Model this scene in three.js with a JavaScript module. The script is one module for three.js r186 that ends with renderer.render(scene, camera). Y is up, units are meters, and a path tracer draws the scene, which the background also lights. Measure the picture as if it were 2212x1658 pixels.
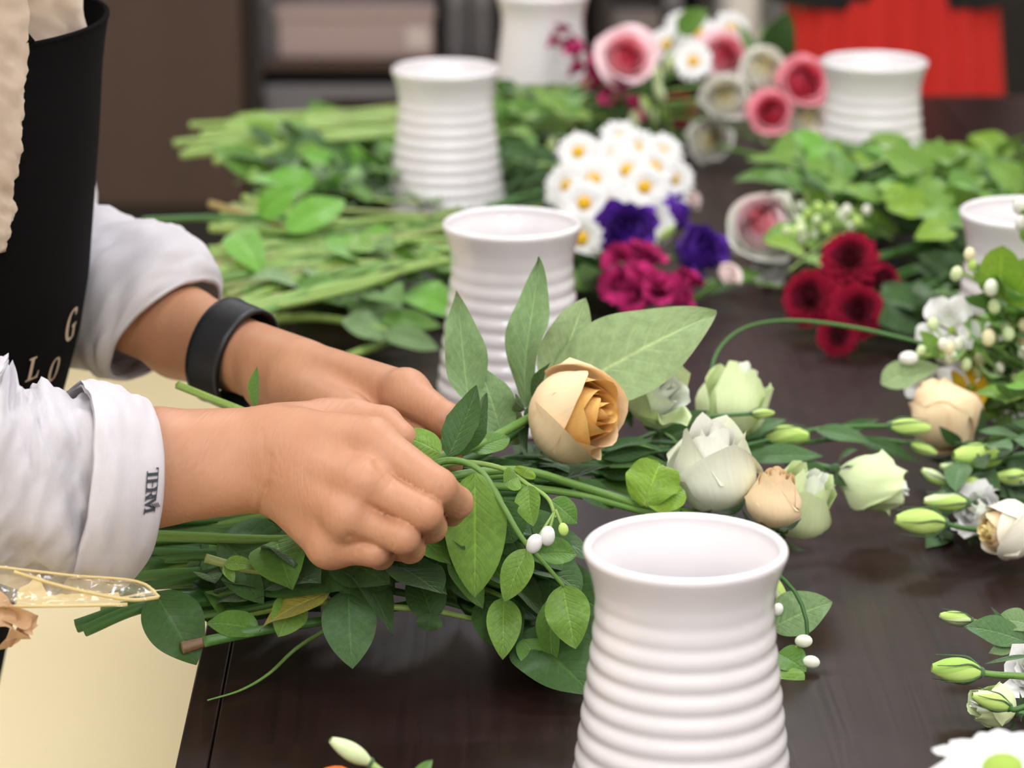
import * as THREE from 'three';
import { mergeGeometries } from 'three/addons/utils/BufferGeometryUtils.js';
import { RoundedBoxGeometry } from 'three/addons/geometries/RoundedBoxGeometry.js';
import { RectAreaLightUniformsLib } from 'three/addons/lights/RectAreaLightUniformsLib.js';
import { FontLoader } from 'three/addons/loaders/FontLoader.js';
import { ImprovedNoise } from 'three/addons/math/ImprovedNoise.js';

// ---------------------------------------------------------------- camera, light, exposure
const scene = new THREE.Scene();
scene.background = new THREE.Color(0x000000);
const renderer = new THREE.WebGLRenderer();
renderer.toneMapping = THREE.LinearToneMapping;
renderer.toneMappingExposure = 0.83;
renderer.shadowMap.enabled = true;
const LENS = 6200, PITCH = THREE.MathUtils.degToRad(16.5), EYE_H = 1.52, TOP = 0.75;
const SP = Math.sin(PITCH), CP = Math.cos(PITCH);
const camera = new THREE.PerspectiveCamera(2 * Math.atan(829 / LENS) * 180 / Math.PI, 2212 / 1658, 0.05, 60);
camera.position.set(0, EYE_H, 0);
camera.rotation.set(-PITCH, 0, 0);
camera.focus = 1.95;
camera.userData.fStop = 5.9;
RectAreaLightUniformsLib.init();
const PANEL_LIGHT = 16, PANEL_COLOR = new THREE.Color(0.94, 0.985, 1.12), CEIL = 2.75;
const panelSpots = [[-1.5, -0.5], [0.3, -0.5], [2.1, -0.5], [-1.5, -2.5], [0.3, -2.5], [2.1, -2.5], [-1.5, -4.5], [0.3, -4.5], [2.1, -4.5], [-0.6, 0.7], [1.2, 0.7]];
for (const [x, z] of panelSpots) {
  const l = new THREE.RectAreaLight(PANEL_COLOR, PANEL_LIGHT, 0.6, 0.6);
  l.position.set(x, CEIL - 0.036, z);
  l.rotation.x = -Math.PI / 2;
  scene.add(l);
}

// ---------------------------------------------------------------- helpers
const V = (x, y, z) => new THREE.Vector3(x, y, z);
let seed = 20240611;
const rnd = () => { seed = (seed + 0x6D2B79F5) | 0; let t = Math.imul(seed ^ (seed >>> 15), 1 | seed); t = (t + Math.imul(t ^ (t >>> 7), 61 | t)) ^ t; return ((t ^ (t >>> 14)) >>> 0) / 4294967296; };
const rr = (a, b) => a + (b - a) * rnd();
const pick = (a) => a[Math.floor(rnd() * a.length)];
const lerp = THREE.MathUtils.lerp, clamp = THREE.MathUtils.clamp, sstep = (a, b, x) => THREE.MathUtils.smoothstep(x, a, b);
const noise = new ImprovedNoise();
const nz = (x, y, z) => noise.noise(x, y, z);
// A measured point: the sight line through a spot of the photograph, met with a level h metres above the table (third number below 1)
// or taken at a measured distance from the eye (third number 1 and more).
function pt(a) {
  if (a.isVector3) return a.clone();
  const [px, py, k] = a, sx = (px - 1106) / LENS, sy = -(py - 829) / LENS;
  const d = k < 1 ? (EYE_H - TOP - k) / (SP - sy * CP) : k;
  return V(sx * d, EYE_H + sy * d * CP - d * SP, -sy * d * SP - d * CP);
}
const used = new Map();
function numbered(name) { const n = used.get(name) ?? 0; used.set(name, n + 1); return n ? name + '_' + String(n).padStart(3, '0') : name; }
function tag(o, label, category, group, kind) {
  o.userData.label = label; if (category) o.userData.category = category; if (group) o.userData.group = group; if (kind) o.userData.kind = kind;
  return o;
}
function shadows(o) { o.castShadow = true; o.receiveShadow = true; return o; }
function thing(name, label, category, origin, group) {
  const g = new THREE.Group(); g.name = numbered(name); g.position.copy(origin); scene.add(g);
  return tag(g, label, category, group);
}
function worldOf(p) { const v = V(0, 0, 0); for (let q = p; q && q !== scene; q = q.parent) v.add(q.position); return v; }
// a part whose geometry is given in world coordinates, under an unturned thing or part
function part(parent, name, geo, mat, label) {
  const o = worldOf(parent); geo.translate(-o.x, -o.y, -o.z);
  const m = shadows(new THREE.Mesh(geo, mat)); m.name = name; parent.add(m);
  if (label) m.userData.label = label;
  return m;
}
function local(parent, name, geo, mat) { const m = shadows(new THREE.Mesh(geo, mat)); m.name = name; parent.add(m); return m; }
function solo(name, geo, mat, label, category, group, origin) {
  const m = shadows(new THREE.Mesh(geo, mat)); m.name = numbered(name);
  if (origin) { geo.translate(-origin.x, -origin.y, -origin.z); m.position.copy(origin); }
  scene.add(m); return tag(m, label, category, group);
}
function struct(name, geo, mat) { const m = shadows(new THREE.Mesh(geo, mat)); m.name = name; m.userData.kind = 'structure'; scene.add(m); return m; }
function boxAt(x0, x1, y0, y1, z0, z1, r = 0.002) {
  const w = x1 - x0, h = y1 - y0, d = z1 - z0;
  const g = r > 0 ? new RoundedBoxGeometry(w, h, d, 2, Math.min(r, w / 2.1, h / 2.1, d / 2.1)) : new THREE.BoxGeometry(w, h, d);
  return g.translate((x0 + x1) / 2, (y0 + y1) / 2, (z0 + z1) / 2);
}
function mesh(pos, idx, uv) {
  const g = new THREE.BufferGeometry();
  g.setAttribute('position', new THREE.Float32BufferAttribute(pos, 3));
  if (uv) g.setAttribute('uv', new THREE.Float32BufferAttribute(uv, 2));
  g.setIndex(idx); g.computeVertexNormals(); return g;
}
// grid surface: f(i/n, j/m) -> Vector3
function sheet(n, m, f, closed = false) {
  const pos = [], uv = [], idx = [];
  for (let i = 0; i <= n; i++) for (let j = 0; j <= m; j++) { const p = f(i / n, j / m); pos.push(p.x, p.y, p.z); uv.push(j / m, i / n); }
  for (let i = 0; i < n; i++) for (let j = 0; j < m; j++) { const a = i * (m + 1) + j, b = a + 1, c = a + m + 1, d = c + 1; idx.push(a, b, c, b, d, c); }
  const g = mesh(pos, idx, uv);
  if (closed) { const nn = g.attributes.normal; for (let i = 0; i <= n; i++) { const a = i * (m + 1), b = a + m; const v = V(nn.getX(a) + nn.getX(b), nn.getY(a) + nn.getY(b), nn.getZ(a) + nn.getZ(b)).normalize(); nn.setXYZ(a, v.x, v.y, v.z); nn.setXYZ(b, v.x, v.y, v.z); } }
  return g;
}
// swept round stem through points, radius from r0 to r1 (or a function of t)
function tube(points, r0, r1 = r0, n = 24, m = 7) {
  const ps = points.map(pt), curve = ps.length === 2 ? new THREE.LineCurve3(ps[0], ps[1]) : new THREE.CatmullRomCurve3(ps, false, 'centripetal');
  const R = typeof r0 === 'function' ? r0 : (t) => lerp(r0, r1, t);
  let nrm = null; const pos = [], idx = [], uv = [];
  for (let i = 0; i <= n; i++) {
    const t = i / n, c = curve.getPoint(t), d = curve.getTangent(t);
    if (!nrm) nrm = Math.abs(d.y) < 0.9 ? V(0, 1, 0) : V(1, 0, 0);
    nrm.addScaledVector(d, -nrm.dot(d)).normalize();
    const b = d.clone().cross(nrm), r = R(t);
    for (let j = 0; j <= m; j++) { const a = j / m * Math.PI * 2, k = c.clone().addScaledVector(nrm, Math.cos(a) * r).addScaledVector(b, Math.sin(a) * r); pos.push(k.x, k.y, k.z); uv.push(j / m, t); }
  }
  for (let i = 0; i < n; i++) for (let j = 0; j < m; j++) { const a = i * (m + 1) + j, b = a + 1, c = a + m + 1, d = c + 1; idx.push(a, b, c, b, d, c); }
  for (const [row, flip] of [[0, 0], [n, 1]]) {
    const c = curve.getPoint(row / n), k = pos.length / 3; pos.push(c.x, c.y, c.z); uv.push(0.5, 0.5);
    for (let j = 0; j < m; j++) { const a = row * (m + 1) + j; flip ? idx.push(k, a, a + 1) : idx.push(k, a + 1, a); }
  }
  const g = mesh(pos, idx, uv); g.userData.curve = curve; return g;
}
function loftRings(rings, closedUv = true) { return sheet(rings.length - 1, rings[0].length - 1, (a, b) => rings[Math.round(a * (rings.length - 1))][Math.round(b * (rings[0].length - 1))], closedUv); }

// ---------------------------------------------------------------- textures
function dataTex(w, h, f, srgb = true) {
  const d = new Uint8Array(w * h * 4);
  for (let y = 0; y < h; y++) for (let x = 0; x < w; x++) { const c = f(x / w, y / h), o = (y * w + x) * 4; for (let k = 0; k < 3; k++) d[o + k] = clamp(Array.isArray(c) ? c[k] : c, 0, 1) * 255; d[o + 3] = 255; }
  const t = new THREE.DataTexture(d, w, h); t.wrapS = t.wrapT = THREE.RepeatWrapping; t.magFilter = THREE.LinearFilter; t.minFilter = THREE.LinearFilter;
  if (srgb) t.colorSpace = THREE.SRGBColorSpace; t.needsUpdate = true; return t;
}
const fbm = (x, y, s = 0) => 0.5 * nz(x, y, s) + 0.25 * nz(x * 2.1, y * 2.1, s + 7) + 0.125 * nz(x * 4.3, y * 4.3, s + 13);
// fine open-pored grain, lines along v
const grain = (u, v, s) => { const w = fbm(u * 10, v * 2, s) * 0.06; return 0.5 * nz((u + w) * 90, v * 2.2, s) + 0.5 * nz((u + w) * 240, v * 5, s + 3); };
const woodTex = dataTex(1024, 512, (u, v) => { const g = grain(u, v, 2), m = fbm(u * 3, v * 2, 5); const k = 0.122 + 0.042 * g + 0.028 * m; return [k * 1.32, k * 0.83, k * 0.74]; });
const woodBump = dataTex(1024, 512, (u, v) => 0.6 + 0.4 * grain(u, v, 2), false);
const woodRough = dataTex(256, 256, (u, v) => 0.36 + 0.16 * fbm(u * 6, v * 6, 9) + 0.05 * nz(u * 60, v * 60, 1), false);
const panelTex = dataTex(512, 512, (u, v) => { const g = grain(u, v, 11), m = fbm(u * 2, v * 2, 15); const k = 0.215 + 0.025 * g + 0.025 * m; return [k * 1.15, k * 0.82, k * 0.68]; });
const leafTex = dataTex(128, 256, (u, v) => {
  const x = Math.abs(u - 0.5) * 2, mid = Math.exp(-((x / 0.045) ** 2)), q = (v * 9 - x * 2.1), f = Math.abs(q - Math.round(q)), side = Math.exp(-((f / 0.07) ** 2)) * (1 - x) * 0.8;
  const n = 0.07 * nz(u * 9, v * 16, 3) + 0.05 * nz(u * 30, v * 50, 5), b = 0.8 + n + 0.15 * Math.max(mid, side * 0.55);
  return [b * (1 + 0.03 * mid), b, b * 0.95];
});
const leafBump = dataTex(128, 256, (u, v) => {
  const x = Math.abs(u - 0.5) * 2, mid = Math.exp(-((x / 0.06) ** 2)), q = (v * 9 - x * 2.1), f = Math.abs(q - Math.round(q)), side = Math.exp(-((f / 0.12) ** 2)) * (1 - x);
  return 0.75 - 0.5 * mid - 0.4 * side + 0.12 * nz(u * 14, v * 26, 2);
}, false);
const petalTex = dataTex(128, 128, (u, v) => 0.975 + 0.025 * nz(u * 34, v * 3, 1) + 0.015 * nz(u * 7, v * 5, 4));
const stemTex = dataTex(64, 128, (u, v) => { const k = 0.84 + 0.09 * nz(u * 12, v * 3, 2) + 0.06 * nz(u * 30, v * 40, 6); return [k, k, k * 0.97]; });
const skinTex = dataTex(256, 256, (u, v) => { const m = fbm(u * 9, v * 9, 3), f = nz(u * 70, v * 70, 8); return [0.965 + 0.02 * m + 0.008 * f, 0.93 + 0.06 * m + 0.012 * f, 0.91 + 0.07 * m + 0.012 * f]; });
const skinBump = dataTex(512, 512, (u, v) => 0.5 + 0.35 * nz(u * 46, v * 46, 4) * 0.5 + 0.3 * nz(u * 150, v * 60, 9) + 0.12 * fbm(u * 8, v * 8, 2), false);
const clothTex = dataTex(128, 128, (u, v) => { const k = 0.95 + 0.03 * Math.sin(u * 2 * Math.PI * 32) * Math.sin(v * 2 * Math.PI * 32) + 0.02 * fbm(u * 5, v * 5, 2); return k; });
const clothBump = dataTex(128, 128, (u, v) => 0.5 + 0.25 * Math.sin(u * 2 * Math.PI * 32) + 0.25 * Math.sin(v * 2 * Math.PI * 32), false);
const floorTex = dataTex(256, 256, (u, v) => { const m = fbm(u * 4, v * 4, 21), k = 0.955 + 0.05 * m; return [k, k * 0.985, k * 0.95]; });
const rep = (t, x, y) => { const c = t.clone(); c.repeat.set(x, y); c.needsUpdate = true; return c; };

// ---------------------------------------------------------------- materials
const mat = (p) => new THREE.MeshPhysicalMaterial({ roughness: 0.6, side: THREE.DoubleSide, ...p });
const M = {
  plaster: mat({ color: 0xe9e3da, roughness: 0.92 }), ceiling: mat({ color: 0xf2efe9, roughness: 0.95 }),
  floor: mat({ color: 0xfff0c6, map: floorTex, roughness: 0.32 }),
  table: mat({ map: woodTex, bumpMap: woodBump, bumpScale: 0.00025, roughnessMap: woodRough, roughness: 1, specularIntensity: 0.56 }),
  panel: mat({ map: panelTex, roughness: 0.5 }), shelfDark: mat({ color: 0x241c1a, roughness: 0.6 }), plinth: mat({ color: 0x140f0e, roughness: 0.6 }),
  ceramic: mat({ color: 0xebe5e3, roughness: 0.35, clearcoat: 0.8, clearcoatRoughness: 0.08 }),
  skin: mat({ color: 0xc59370, bumpMap: skinBump, bumpScale: 0.0005, map: skinTex, roughness: 0.52, sheen: 0.3, sheenColor: new THREE.Color(0xd98a64), sheenRoughness: 0.5 }),
  shirt: mat({ color: 0xe0dadb, map: rep(clothTex, 14, 14), roughness: 0.9, transmission: 0.12 }),
  apron: mat({ color: 0x070606, roughness: 0.95, specularIntensity: 0.25, bumpMap: rep(clothBump, 12, 12), bumpScale: 0.0003 }),
  letters: mat({ color: 0xc2ab90, roughness: 0.9 }), thread: mat({ color: 0x3c4046, roughness: 0.9 }),
  black: mat({ color: 0x0b0a0b, roughness: 0.8 }), band: mat({ color: 0x191a1d, roughness: 0.45 }), red: mat({ color: 0xc01d12, roughness: 0.85 }),
  knit: mat({ color: 0xcdb7a0, roughness: 1, sheen: 0.8, sheenColor: new THREE.Color(0xe8d8c4) }), hair: mat({ color: 0x140d0a, roughness: 0.5 }),
  cello: mat({ color: 0xfffaec, roughness: 0.12, transmission: 0.93, ior: 1.6 }), raffia: mat({ color: 0xd0a87c, roughness: 0.7, transmission: 0.2 }),
  yellow: mat({ color: 0xe0ad1a, roughness: 0.9 }), green0: mat({ color: 0x9bb54a, roughness: 0.9 }),
};
const leafMat = (c, gloss = 0.35, tr = 0.22) => mat({ color: c, map: leafTex, bumpMap: leafBump, bumpScale: 0.0012, roughness: 1, clearcoat: gloss, clearcoatRoughness: 0.32, transmission: tr });
const L = {
  deep: leafMat(0x426c28, 0.22), dark: leafMat(0x49762c, 0.22), mid: leafMat(0x74aa3c), fresh: leafMat(0x93c44c), lime: leafMat(0xa6d43c, 0.25, 0.3), pale: leafMat(0xb9d498, 0.1, 0.2),
  sage: leafMat(0x98bd7e, 0.15), blue: leafMat(0x6c9a5c, 0.2), yellowing: leafMat(0xd2ca52, 0.25), bright: leafMat(0x90da48, 0.35, 0.3),
};
const stemMat = (c) => mat({ color: c, map: stemTex, roughness: 0.5, clearcoat: 0.15, clearcoatRoughness: 0.4 });
const S = { deep: stemMat(0x447a32), dark: stemMat(0x588c3e), mid: stemMat(0x7fae50), light: stemMat(0xacce6a), olive: stemMat(0xa0b060), brown: stemMat(0x8a6b4a), straw: stemMat(0xb9a060) };
const petalMat = (c, tr = 0.06) => mat({ color: c, map: petalTex, roughness: 1, transmission: tr, specularIntensity: 0.5, sheen: 0.25, sheenColor: new THREE.Color(c), sheenRoughness: 0.6 });
const P = {
  peachOut: petalMat(0xffe2b4), peachIn: petalMat(0xffcd78), cream: petalMat(0xfff9e2), creamIn: petalMat(0xfdf2c2), white: petalMat(0xf6f4ee), ivory: petalMat(0xfffdf0), whiteGreen: petalMat(0xfafce2),
  limeOut: petalMat(0xe8f6bc), limeIn: petalMat(0xfafdec), pink: petalMat(0xffa6b0), pinkDeep: petalMat(0xf4647c), pinkPale: petalMat(0xffdcde), blush: petalMat(0xffeae2),
  purple: petalMat(0x6a34ac), purpleIn: petalMat(0x4c2090), burgundy: petalMat(0xa81638), burgundyIn: petalMat(0x760e28), magenta: petalMat(0xbe2868), magentaIn: petalMat(0x961a50),
  bud: petalMat(0xcce880), budDark: petalMat(0xaed468), orange: petalMat(0xff9046), yellow: petalMat(0xfed034), yellowPale: petalMat(0xffe8a0),
};

// ---------------------------------------------------------------- the room
const RX0 = -3.2, RX1 = 3.6, RZ0 = -6.75, RZ1 = 1.2;
struct('floor', boxAt(RX0 - 0.1, RX1 + 0.1, -0.1, 0, RZ0 - 0.1, RZ1 + 0.1, 0), M.floor);
struct('ceiling', boxAt(RX0 - 0.1, RX1 + 0.1, CEIL, CEIL + 0.1, RZ0 - 0.1, RZ1 + 0.1, 0), M.ceiling);
struct('wall_back', boxAt(RX0 - 0.1, RX1 + 0.1, 0, CEIL, RZ0 - 0.1, RZ0, 0), M.plaster);
struct('wall_front', boxAt(RX0 - 0.1, RX1 + 0.1, 0, CEIL, RZ1, RZ1 + 0.1, 0), M.plaster);
struct('wall_left', boxAt(RX0 - 0.1, RX0, 0, CEIL, RZ0, RZ1, 0), M.plaster);
struct('wall_right', boxAt(RX1, RX1 + 0.1, 0, CEIL, RZ0, RZ1, 0), M.plaster);
M.lampGlass = mat({ color: 0xffffff, emissive: PANEL_COLOR, emissiveIntensity: 4, roughness: 0.6 });
M.lampFrame = mat({ color: 0xdddddd, roughness: 0.5 });
for (const [x, z] of panelSpots) {
  const t = thing('ceiling_lamp', 'square white ceiling light panel set flat under the ceiling', 'lamp', V(x, CEIL, z), 'ceiling light panels');
  part(t, 'frame', mergeGeometries([boxAt(x - 0.34, x + 0.34, CEIL - 0.03, CEIL, z - 0.34, z - 0.3), boxAt(x - 0.34, x + 0.34, CEIL - 0.03, CEIL, z + 0.3, z + 0.34), boxAt(x - 0.34, x - 0.3, CEIL - 0.03, CEIL, z - 0.3, z + 0.3), boxAt(x + 0.3, x + 0.34, CEIL - 0.03, CEIL, z - 0.3, z + 0.3)]), M.lampFrame);
  part(t, 'diffuser', boxAt(x - 0.3, x + 0.3, CEIL - 0.025, CEIL, z - 0.3, z + 0.3, 0), M.lampGlass);
}
struct('trim_1', (() => { const a = pt([1592, 0, 6.3]); return new THREE.CylinderGeometry(0.052, 0.052, CEIL, 28).translate(a.x, CEIL / 2, a.z); })(), M.plaster);

// ---------------------------------------------------------------- the work table (slightly turned, like its long side)
const e0 = pt([395, 1658, 0.0001]), e1 = pt([450, 1400, 0.0001]);
const alongT = e1.clone().sub(e0).setY(0).normalize(), TURN = Math.atan2(-alongT.x, -alongT.z);
const far = pt([695, 212, 0.0001]);
{
  const len = far.clone().sub(e0).setY(0).dot(alongT) + 1.35, w = 1.75;
  const t = thing('work_table', 'long dark espresso-stained wooden work table strewn with flowers and vases', 'table', V(far.x, 0, far.z));
  t.rotation.y = TURN;
  const uvBoard = (g, rx) => { const p = g.attributes.position, u = g.attributes.uv; for (let i = 0; i < p.count; i++) u.setXY(i, p.getX(i) * rx + p.getY(i) * 3 + 0.13, p.getZ(i) * 0.55 + p.getY(i)); return g; };
  const edgeW = 0.021;
  local(t, 'edge_board', uvBoard(boxAt(0, edgeW, TOP - 0.04, TOP, 0, len, 0.0018), 1.1), M.table);
  let x = edgeW + 0.0012;
  for (const bw of [0.85, w - 0.85 - edgeW - 0.003]) { local(t, 'top_board', uvBoard(boxAt(x, x + bw, TOP - 0.04, TOP, 0, len, 0.0012), 1.1), M.table); x += bw + 0.0012; }
  local(t, 'frame_rail', boxAt(0.06, 0.085, TOP - 0.13, TOP - 0.04, 0.08, len - 0.08), M.table);
  local(t, 'frame_rail', boxAt(w - 0.085, w - 0.06, TOP - 0.13, TOP - 0.04, 0.08, len - 0.08), M.table);
  local(t, 'frame_rail', boxAt(0.085, w - 0.085, TOP - 0.13, TOP - 0.04, 0.08, 0.105), M.table);
  for (const lx of [0.05, w - 0.12]) for (const lz of [0.06, len - 0.14]) local(t, 'leg', boxAt(lx, lx + 0.07, 0, TOP - 0.04, lz, lz + 0.07), M.table);
}

// ---------------------------------------------------------------- furniture behind
{
  const z = -6.12, cl = pt([-60, 300, 6.2]).x, cr = pt([528, 300, 6.2]).x;
  const t = thing('tall_cabinet', 'tall dark brown wooden cabinet standing beside the open bookcase', 'cabinet', V((cl + cr) / 2, 0, z));
  part(t, 'plinth', boxAt(cl + 0.01, cr - 0.01, 0, 0.11, z - 0.5, z - 0.02), M.plinth);
  part(t, 'body', boxAt(cl, cr, 0.11, 2.7, z - 0.52, z - 0.02), M.panel);
  const mid = pt([150, 300, 6.2]).x;
  for (const [a, b, hx] of [[cl + 0.004, mid - 0.002, mid - 0.04], [mid + 0.002, cr - 0.004, mid + 0.03]]) {
    const d = part(t, 'door', boxAt(a, b, 0.115, 2.69, z - 0.02, z, 0.003), M.panel);
    part(d, 'handle', boxAt(hx, hx + 0.012, 1.45, 1.65, z, z + 0.03, 0.004), M.shelfDark);
  }
  // bookcase
  const bl = cr + 0.004, br = pt([1530, 0, 6.3]).x, bz = z - 0.06;
  const k = thing('bookcase', 'dark open bookcase with boxes and files on its shelves', 'bookcase', V((bl + br) / 2, 0, bz));
  part(k, 'back_panel', boxAt(bl, br, 0, 2.7, bz - 0.4, bz - 0.385), M.shelfDark);
  const shelfY = pt([700, 118, 6.3]).y, lowY = shelfY - 0.33, lowest = 0.1;
  for (const [x, w] of [[bl, 0.03], [pt([1290, 0, 6.3]).x, 0.03], [br - 0.03, 0.03]]) part(k, 'side_panel', boxAt(x, x + w, 0, 2.7, bz - 0.385, bz), M.shelfDark);
  for (const y of [lowest, lowY, shelfY, shelfY + 0.36, shelfY + 0.72, shelfY + 1.08, shelfY + 1.44, shelfY + 1.8, 2.67]) part(k, 'shelf', boxAt(bl + 0.03, br - 0.03, y - 0.022, y, bz - 0.385, bz, 0.002), M.panel);
  const sl = br + 0.25, sr = 2.9, sd = thing('sideboard', 'low dark brown sideboard behind the people at the far end', 'sideboard', V((sl + sr) / 2, 0, bz - 0.1));
  part(sd, 'body', boxAt(sl, sr, 0.08, 0.86, bz - 0.4, bz - 0.04), M.plinth); part(sd, 'plinth', boxAt(sl + 0.02, sr - 0.02, 0, 0.08, bz - 0.38, bz - 0.07), M.plinth);
  for (let i = 0; i < 3; i++) { const a = lerp(sl, sr, i / 3) + 0.004, b = lerp(sl, sr, (i + 1) / 3) - 0.004, d = part(sd, 'door', boxAt(a, b, 0.085, 0.85, bz - 0.04, bz - 0.02), M.plinth); part(d, 'knob', new THREE.SphereGeometry(0.012, 12, 8).translate(b - 0.05, 0.6, bz - 0.01), M.lampFrame); }
  const grey = mat({ color: 0x6c6a6e, roughness: 0.6 }), taupe = mat({ color: 0xa08c88, roughness: 0.8 }), pale = mat({ color: 0xc0b2ae, roughness: 0.7 }), smoke = mat({ color: 0x504e52, roughness: 0.5 }), dusk = mat({ color: 0x7a706c, roughness: 0.8 });
  const bx = (px0, px1) => [pt([px0, 60, 6.3]).x, pt([px1, 60, 6.3]).x];
  const storage = (label, px0, px1, y, h, m, lm, lpx, dz = 0.02) => {
    const [a, b] = bx(px0, px1), o = thing('storage_box', label, 'box', V((a + b) / 2, y, bz - 0.15), 'boxes on the bookcase');
    part(o, 'body', boxAt(a, b, y, y + h, bz - 0.3, bz - dz, 0.006), m);
    part(o, 'lid', boxAt(a - 0.004, b + 0.004, y + h, y + h + 0.03, bz - 0.304, bz - dz + 0.004, 0.005), m);
    if (lpx) { const [c, d] = bx(lpx[0], lpx[1]); part(o, 'name_card', boxAt(c, d, y + 0.02, y + h - 0.015, bz - dz, bz - dz + 0.004, 0.001), lm); }
  };
  storage('wide taupe storage box with a pale card, on the upper bookcase shelf', 604, 938, shelfY, 0.085, taupe, pale, [880, 930]);
  storage('wide grey storage box on the lower bookcase shelf beside the tall cabinet', 575, 900, lowY, 0.24, grey);
  storage('short taupe storage box behind the pale column', 1310, 1420, shelfY, 0.07, dusk);
  storage('plain taupe storage box on the lower bookcase shelf behind the flowers', 930, 1250, lowY, 0.2, dusk);
  const binder = (label, px0, px1, h, m) => {
    const [a, b] = bx(px0, px1), o = thing('binder', label, 'binder', V((a + b) / 2, shelfY, bz - 0.15), 'binders on the upper shelf');
    part(o, 'cover', mergeGeometries([boxAt(a, a + 0.003, shelfY, shelfY + h, bz - 0.27, bz - 0.03, 0.001), boxAt(b - 0.003, b, shelfY, shelfY + h, bz - 0.27, bz - 0.03, 0.001), boxAt(a, b, shelfY, shelfY + h, bz - 0.03, bz - 0.026, 0.001)]), m);
    part(o, 'pages', boxAt(a + 0.004, b - 0.004, shelfY + 0.005, shelfY + h - 0.006, bz - 0.26, bz - 0.033, 0.001), pale);
    part(o, 'spine_card', boxAt(a + 0.006, b - 0.006, shelfY + h * 0.42, shelfY + h * 0.85, bz - 0.026, bz - 0.025, 0), grey);
  };
  binder('slim dark binder with a grey spine card next to the tall cabinet', 555, 600, 0.29, smoke);
  binder('dark binder on the upper shelf between the taupe box and its neighbour', 965, 1010, 0.28, smoke);
  binder('dark binder against the upright panel of the bookcase', 1018, 1064, 0.28, smoke);
  binder('dark upright binder beside the pale column', 1425, 1475, 0.25, M.plinth);
}

// ---------------------------------------------------------------- ribbed vases
const VH = 0.182, VR = 0.0625;
const vaseProfile = [[0, 1.0], [0.0045, 1.0], [0.011, 0.962], [0.018, 0.92], [0.026, 0.89], [0.034, 0.878], [0.045, 0.884], [0.065, 0.918], [0.09, 0.968], [0.12, 1.03], [0.15, 1.09], [0.182, 1.135]];
const profR = (q) => { for (let i = 1; i < vaseProfile.length; i++) if (q <= vaseProfile[i][0]) { const [a, ra] = vaseProfile[i - 1], [b, rb] = vaseProfile[i]; return lerp(ra, rb, (q - a) / (b - a)); } return vaseProfile.at(-1)[1]; };
function vaseGeo() {
  const pts = [], step = 0.0136, first = 0.0215;
  pts.push(V(0.0001, 0.006, 0), V(VR * 0.95, 0.006, 0));
  for (let i = 0; i <= 60; i++) { const q = VH - 0.012 - (VH - 0.018) * i / 60; pts.push(V(VR * profR(q) - 0.0052, VH - q, 0)); }
  for (let i = 0; i <= 10; i++) { const a = Math.PI * (1 - i / 10); pts.push(V(VR - 0.003 + 0.003 * Math.cos(a), VH - 0.0034 + 0.0034 * Math.sin(a), 0)); }
  for (let i = 1; i <= 150; i++) {
    const q = 0.0034 + (VH - 0.0034 - 0.002) * i / 150, k = (q - first) / step;
    const f = k - Math.floor(k), rib = k > 0 && q < VH - 0.008 ? -0.00135 * Math.pow(Math.abs(Math.cos(Math.PI * f)), 2.6) * Math.min(1, k * 0.3) : 0;
    let r = 0; for (let s = -3; s <= 3; s++) r += profR(clamp(q + s * Math.min(0.002, (q - 0.0034) * 0.3), 0, VH)) / 7;
    pts.push(V(VR * r + rib, VH - q, 0));
  }
  pts.push(V(VR * 1.12, 0.0006, 0), V(VR * 1.06, 0, 0), V(0.0001, 0.0005, 0));
  return new THREE.LatheGeometry(pts.map((p) => new THREE.Vector2(p.x, p.y)), 96);
}
const vGeo = vaseGeo();
function vase(px, py, label, extra = 0) {
  const p = pt([px, py, VH - 0.002]);
  const m = shadows(new THREE.Mesh(vGeo, M.ceramic)); m.name = numbered('ribbed_vase'); m.position.set(p.x, TOP, p.z); m.rotation.y = extra;
  scene.add(m); return tag(m, label, 'vase', 'white ribbed vases on the table');
}
vase(1481, 1182, 'white ribbed ceramic vase standing in front of the leafy bunch held by hands');
vase(1106, 482, 'white ribbed ceramic vase behind the single peach rose');
vase(963, 148, 'white ribbed ceramic vase among cut stems, beside the brown cabinet');
vase(1889, 132, 'white ribbed ceramic vase in front of the red skirt');
vase(2222, 458, 'white ribbed ceramic vase partly hidden by a spray of small cream buds');
vase(1172, -14, 'white ribbed ceramic vase at the far end, beside the pink roses');

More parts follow.
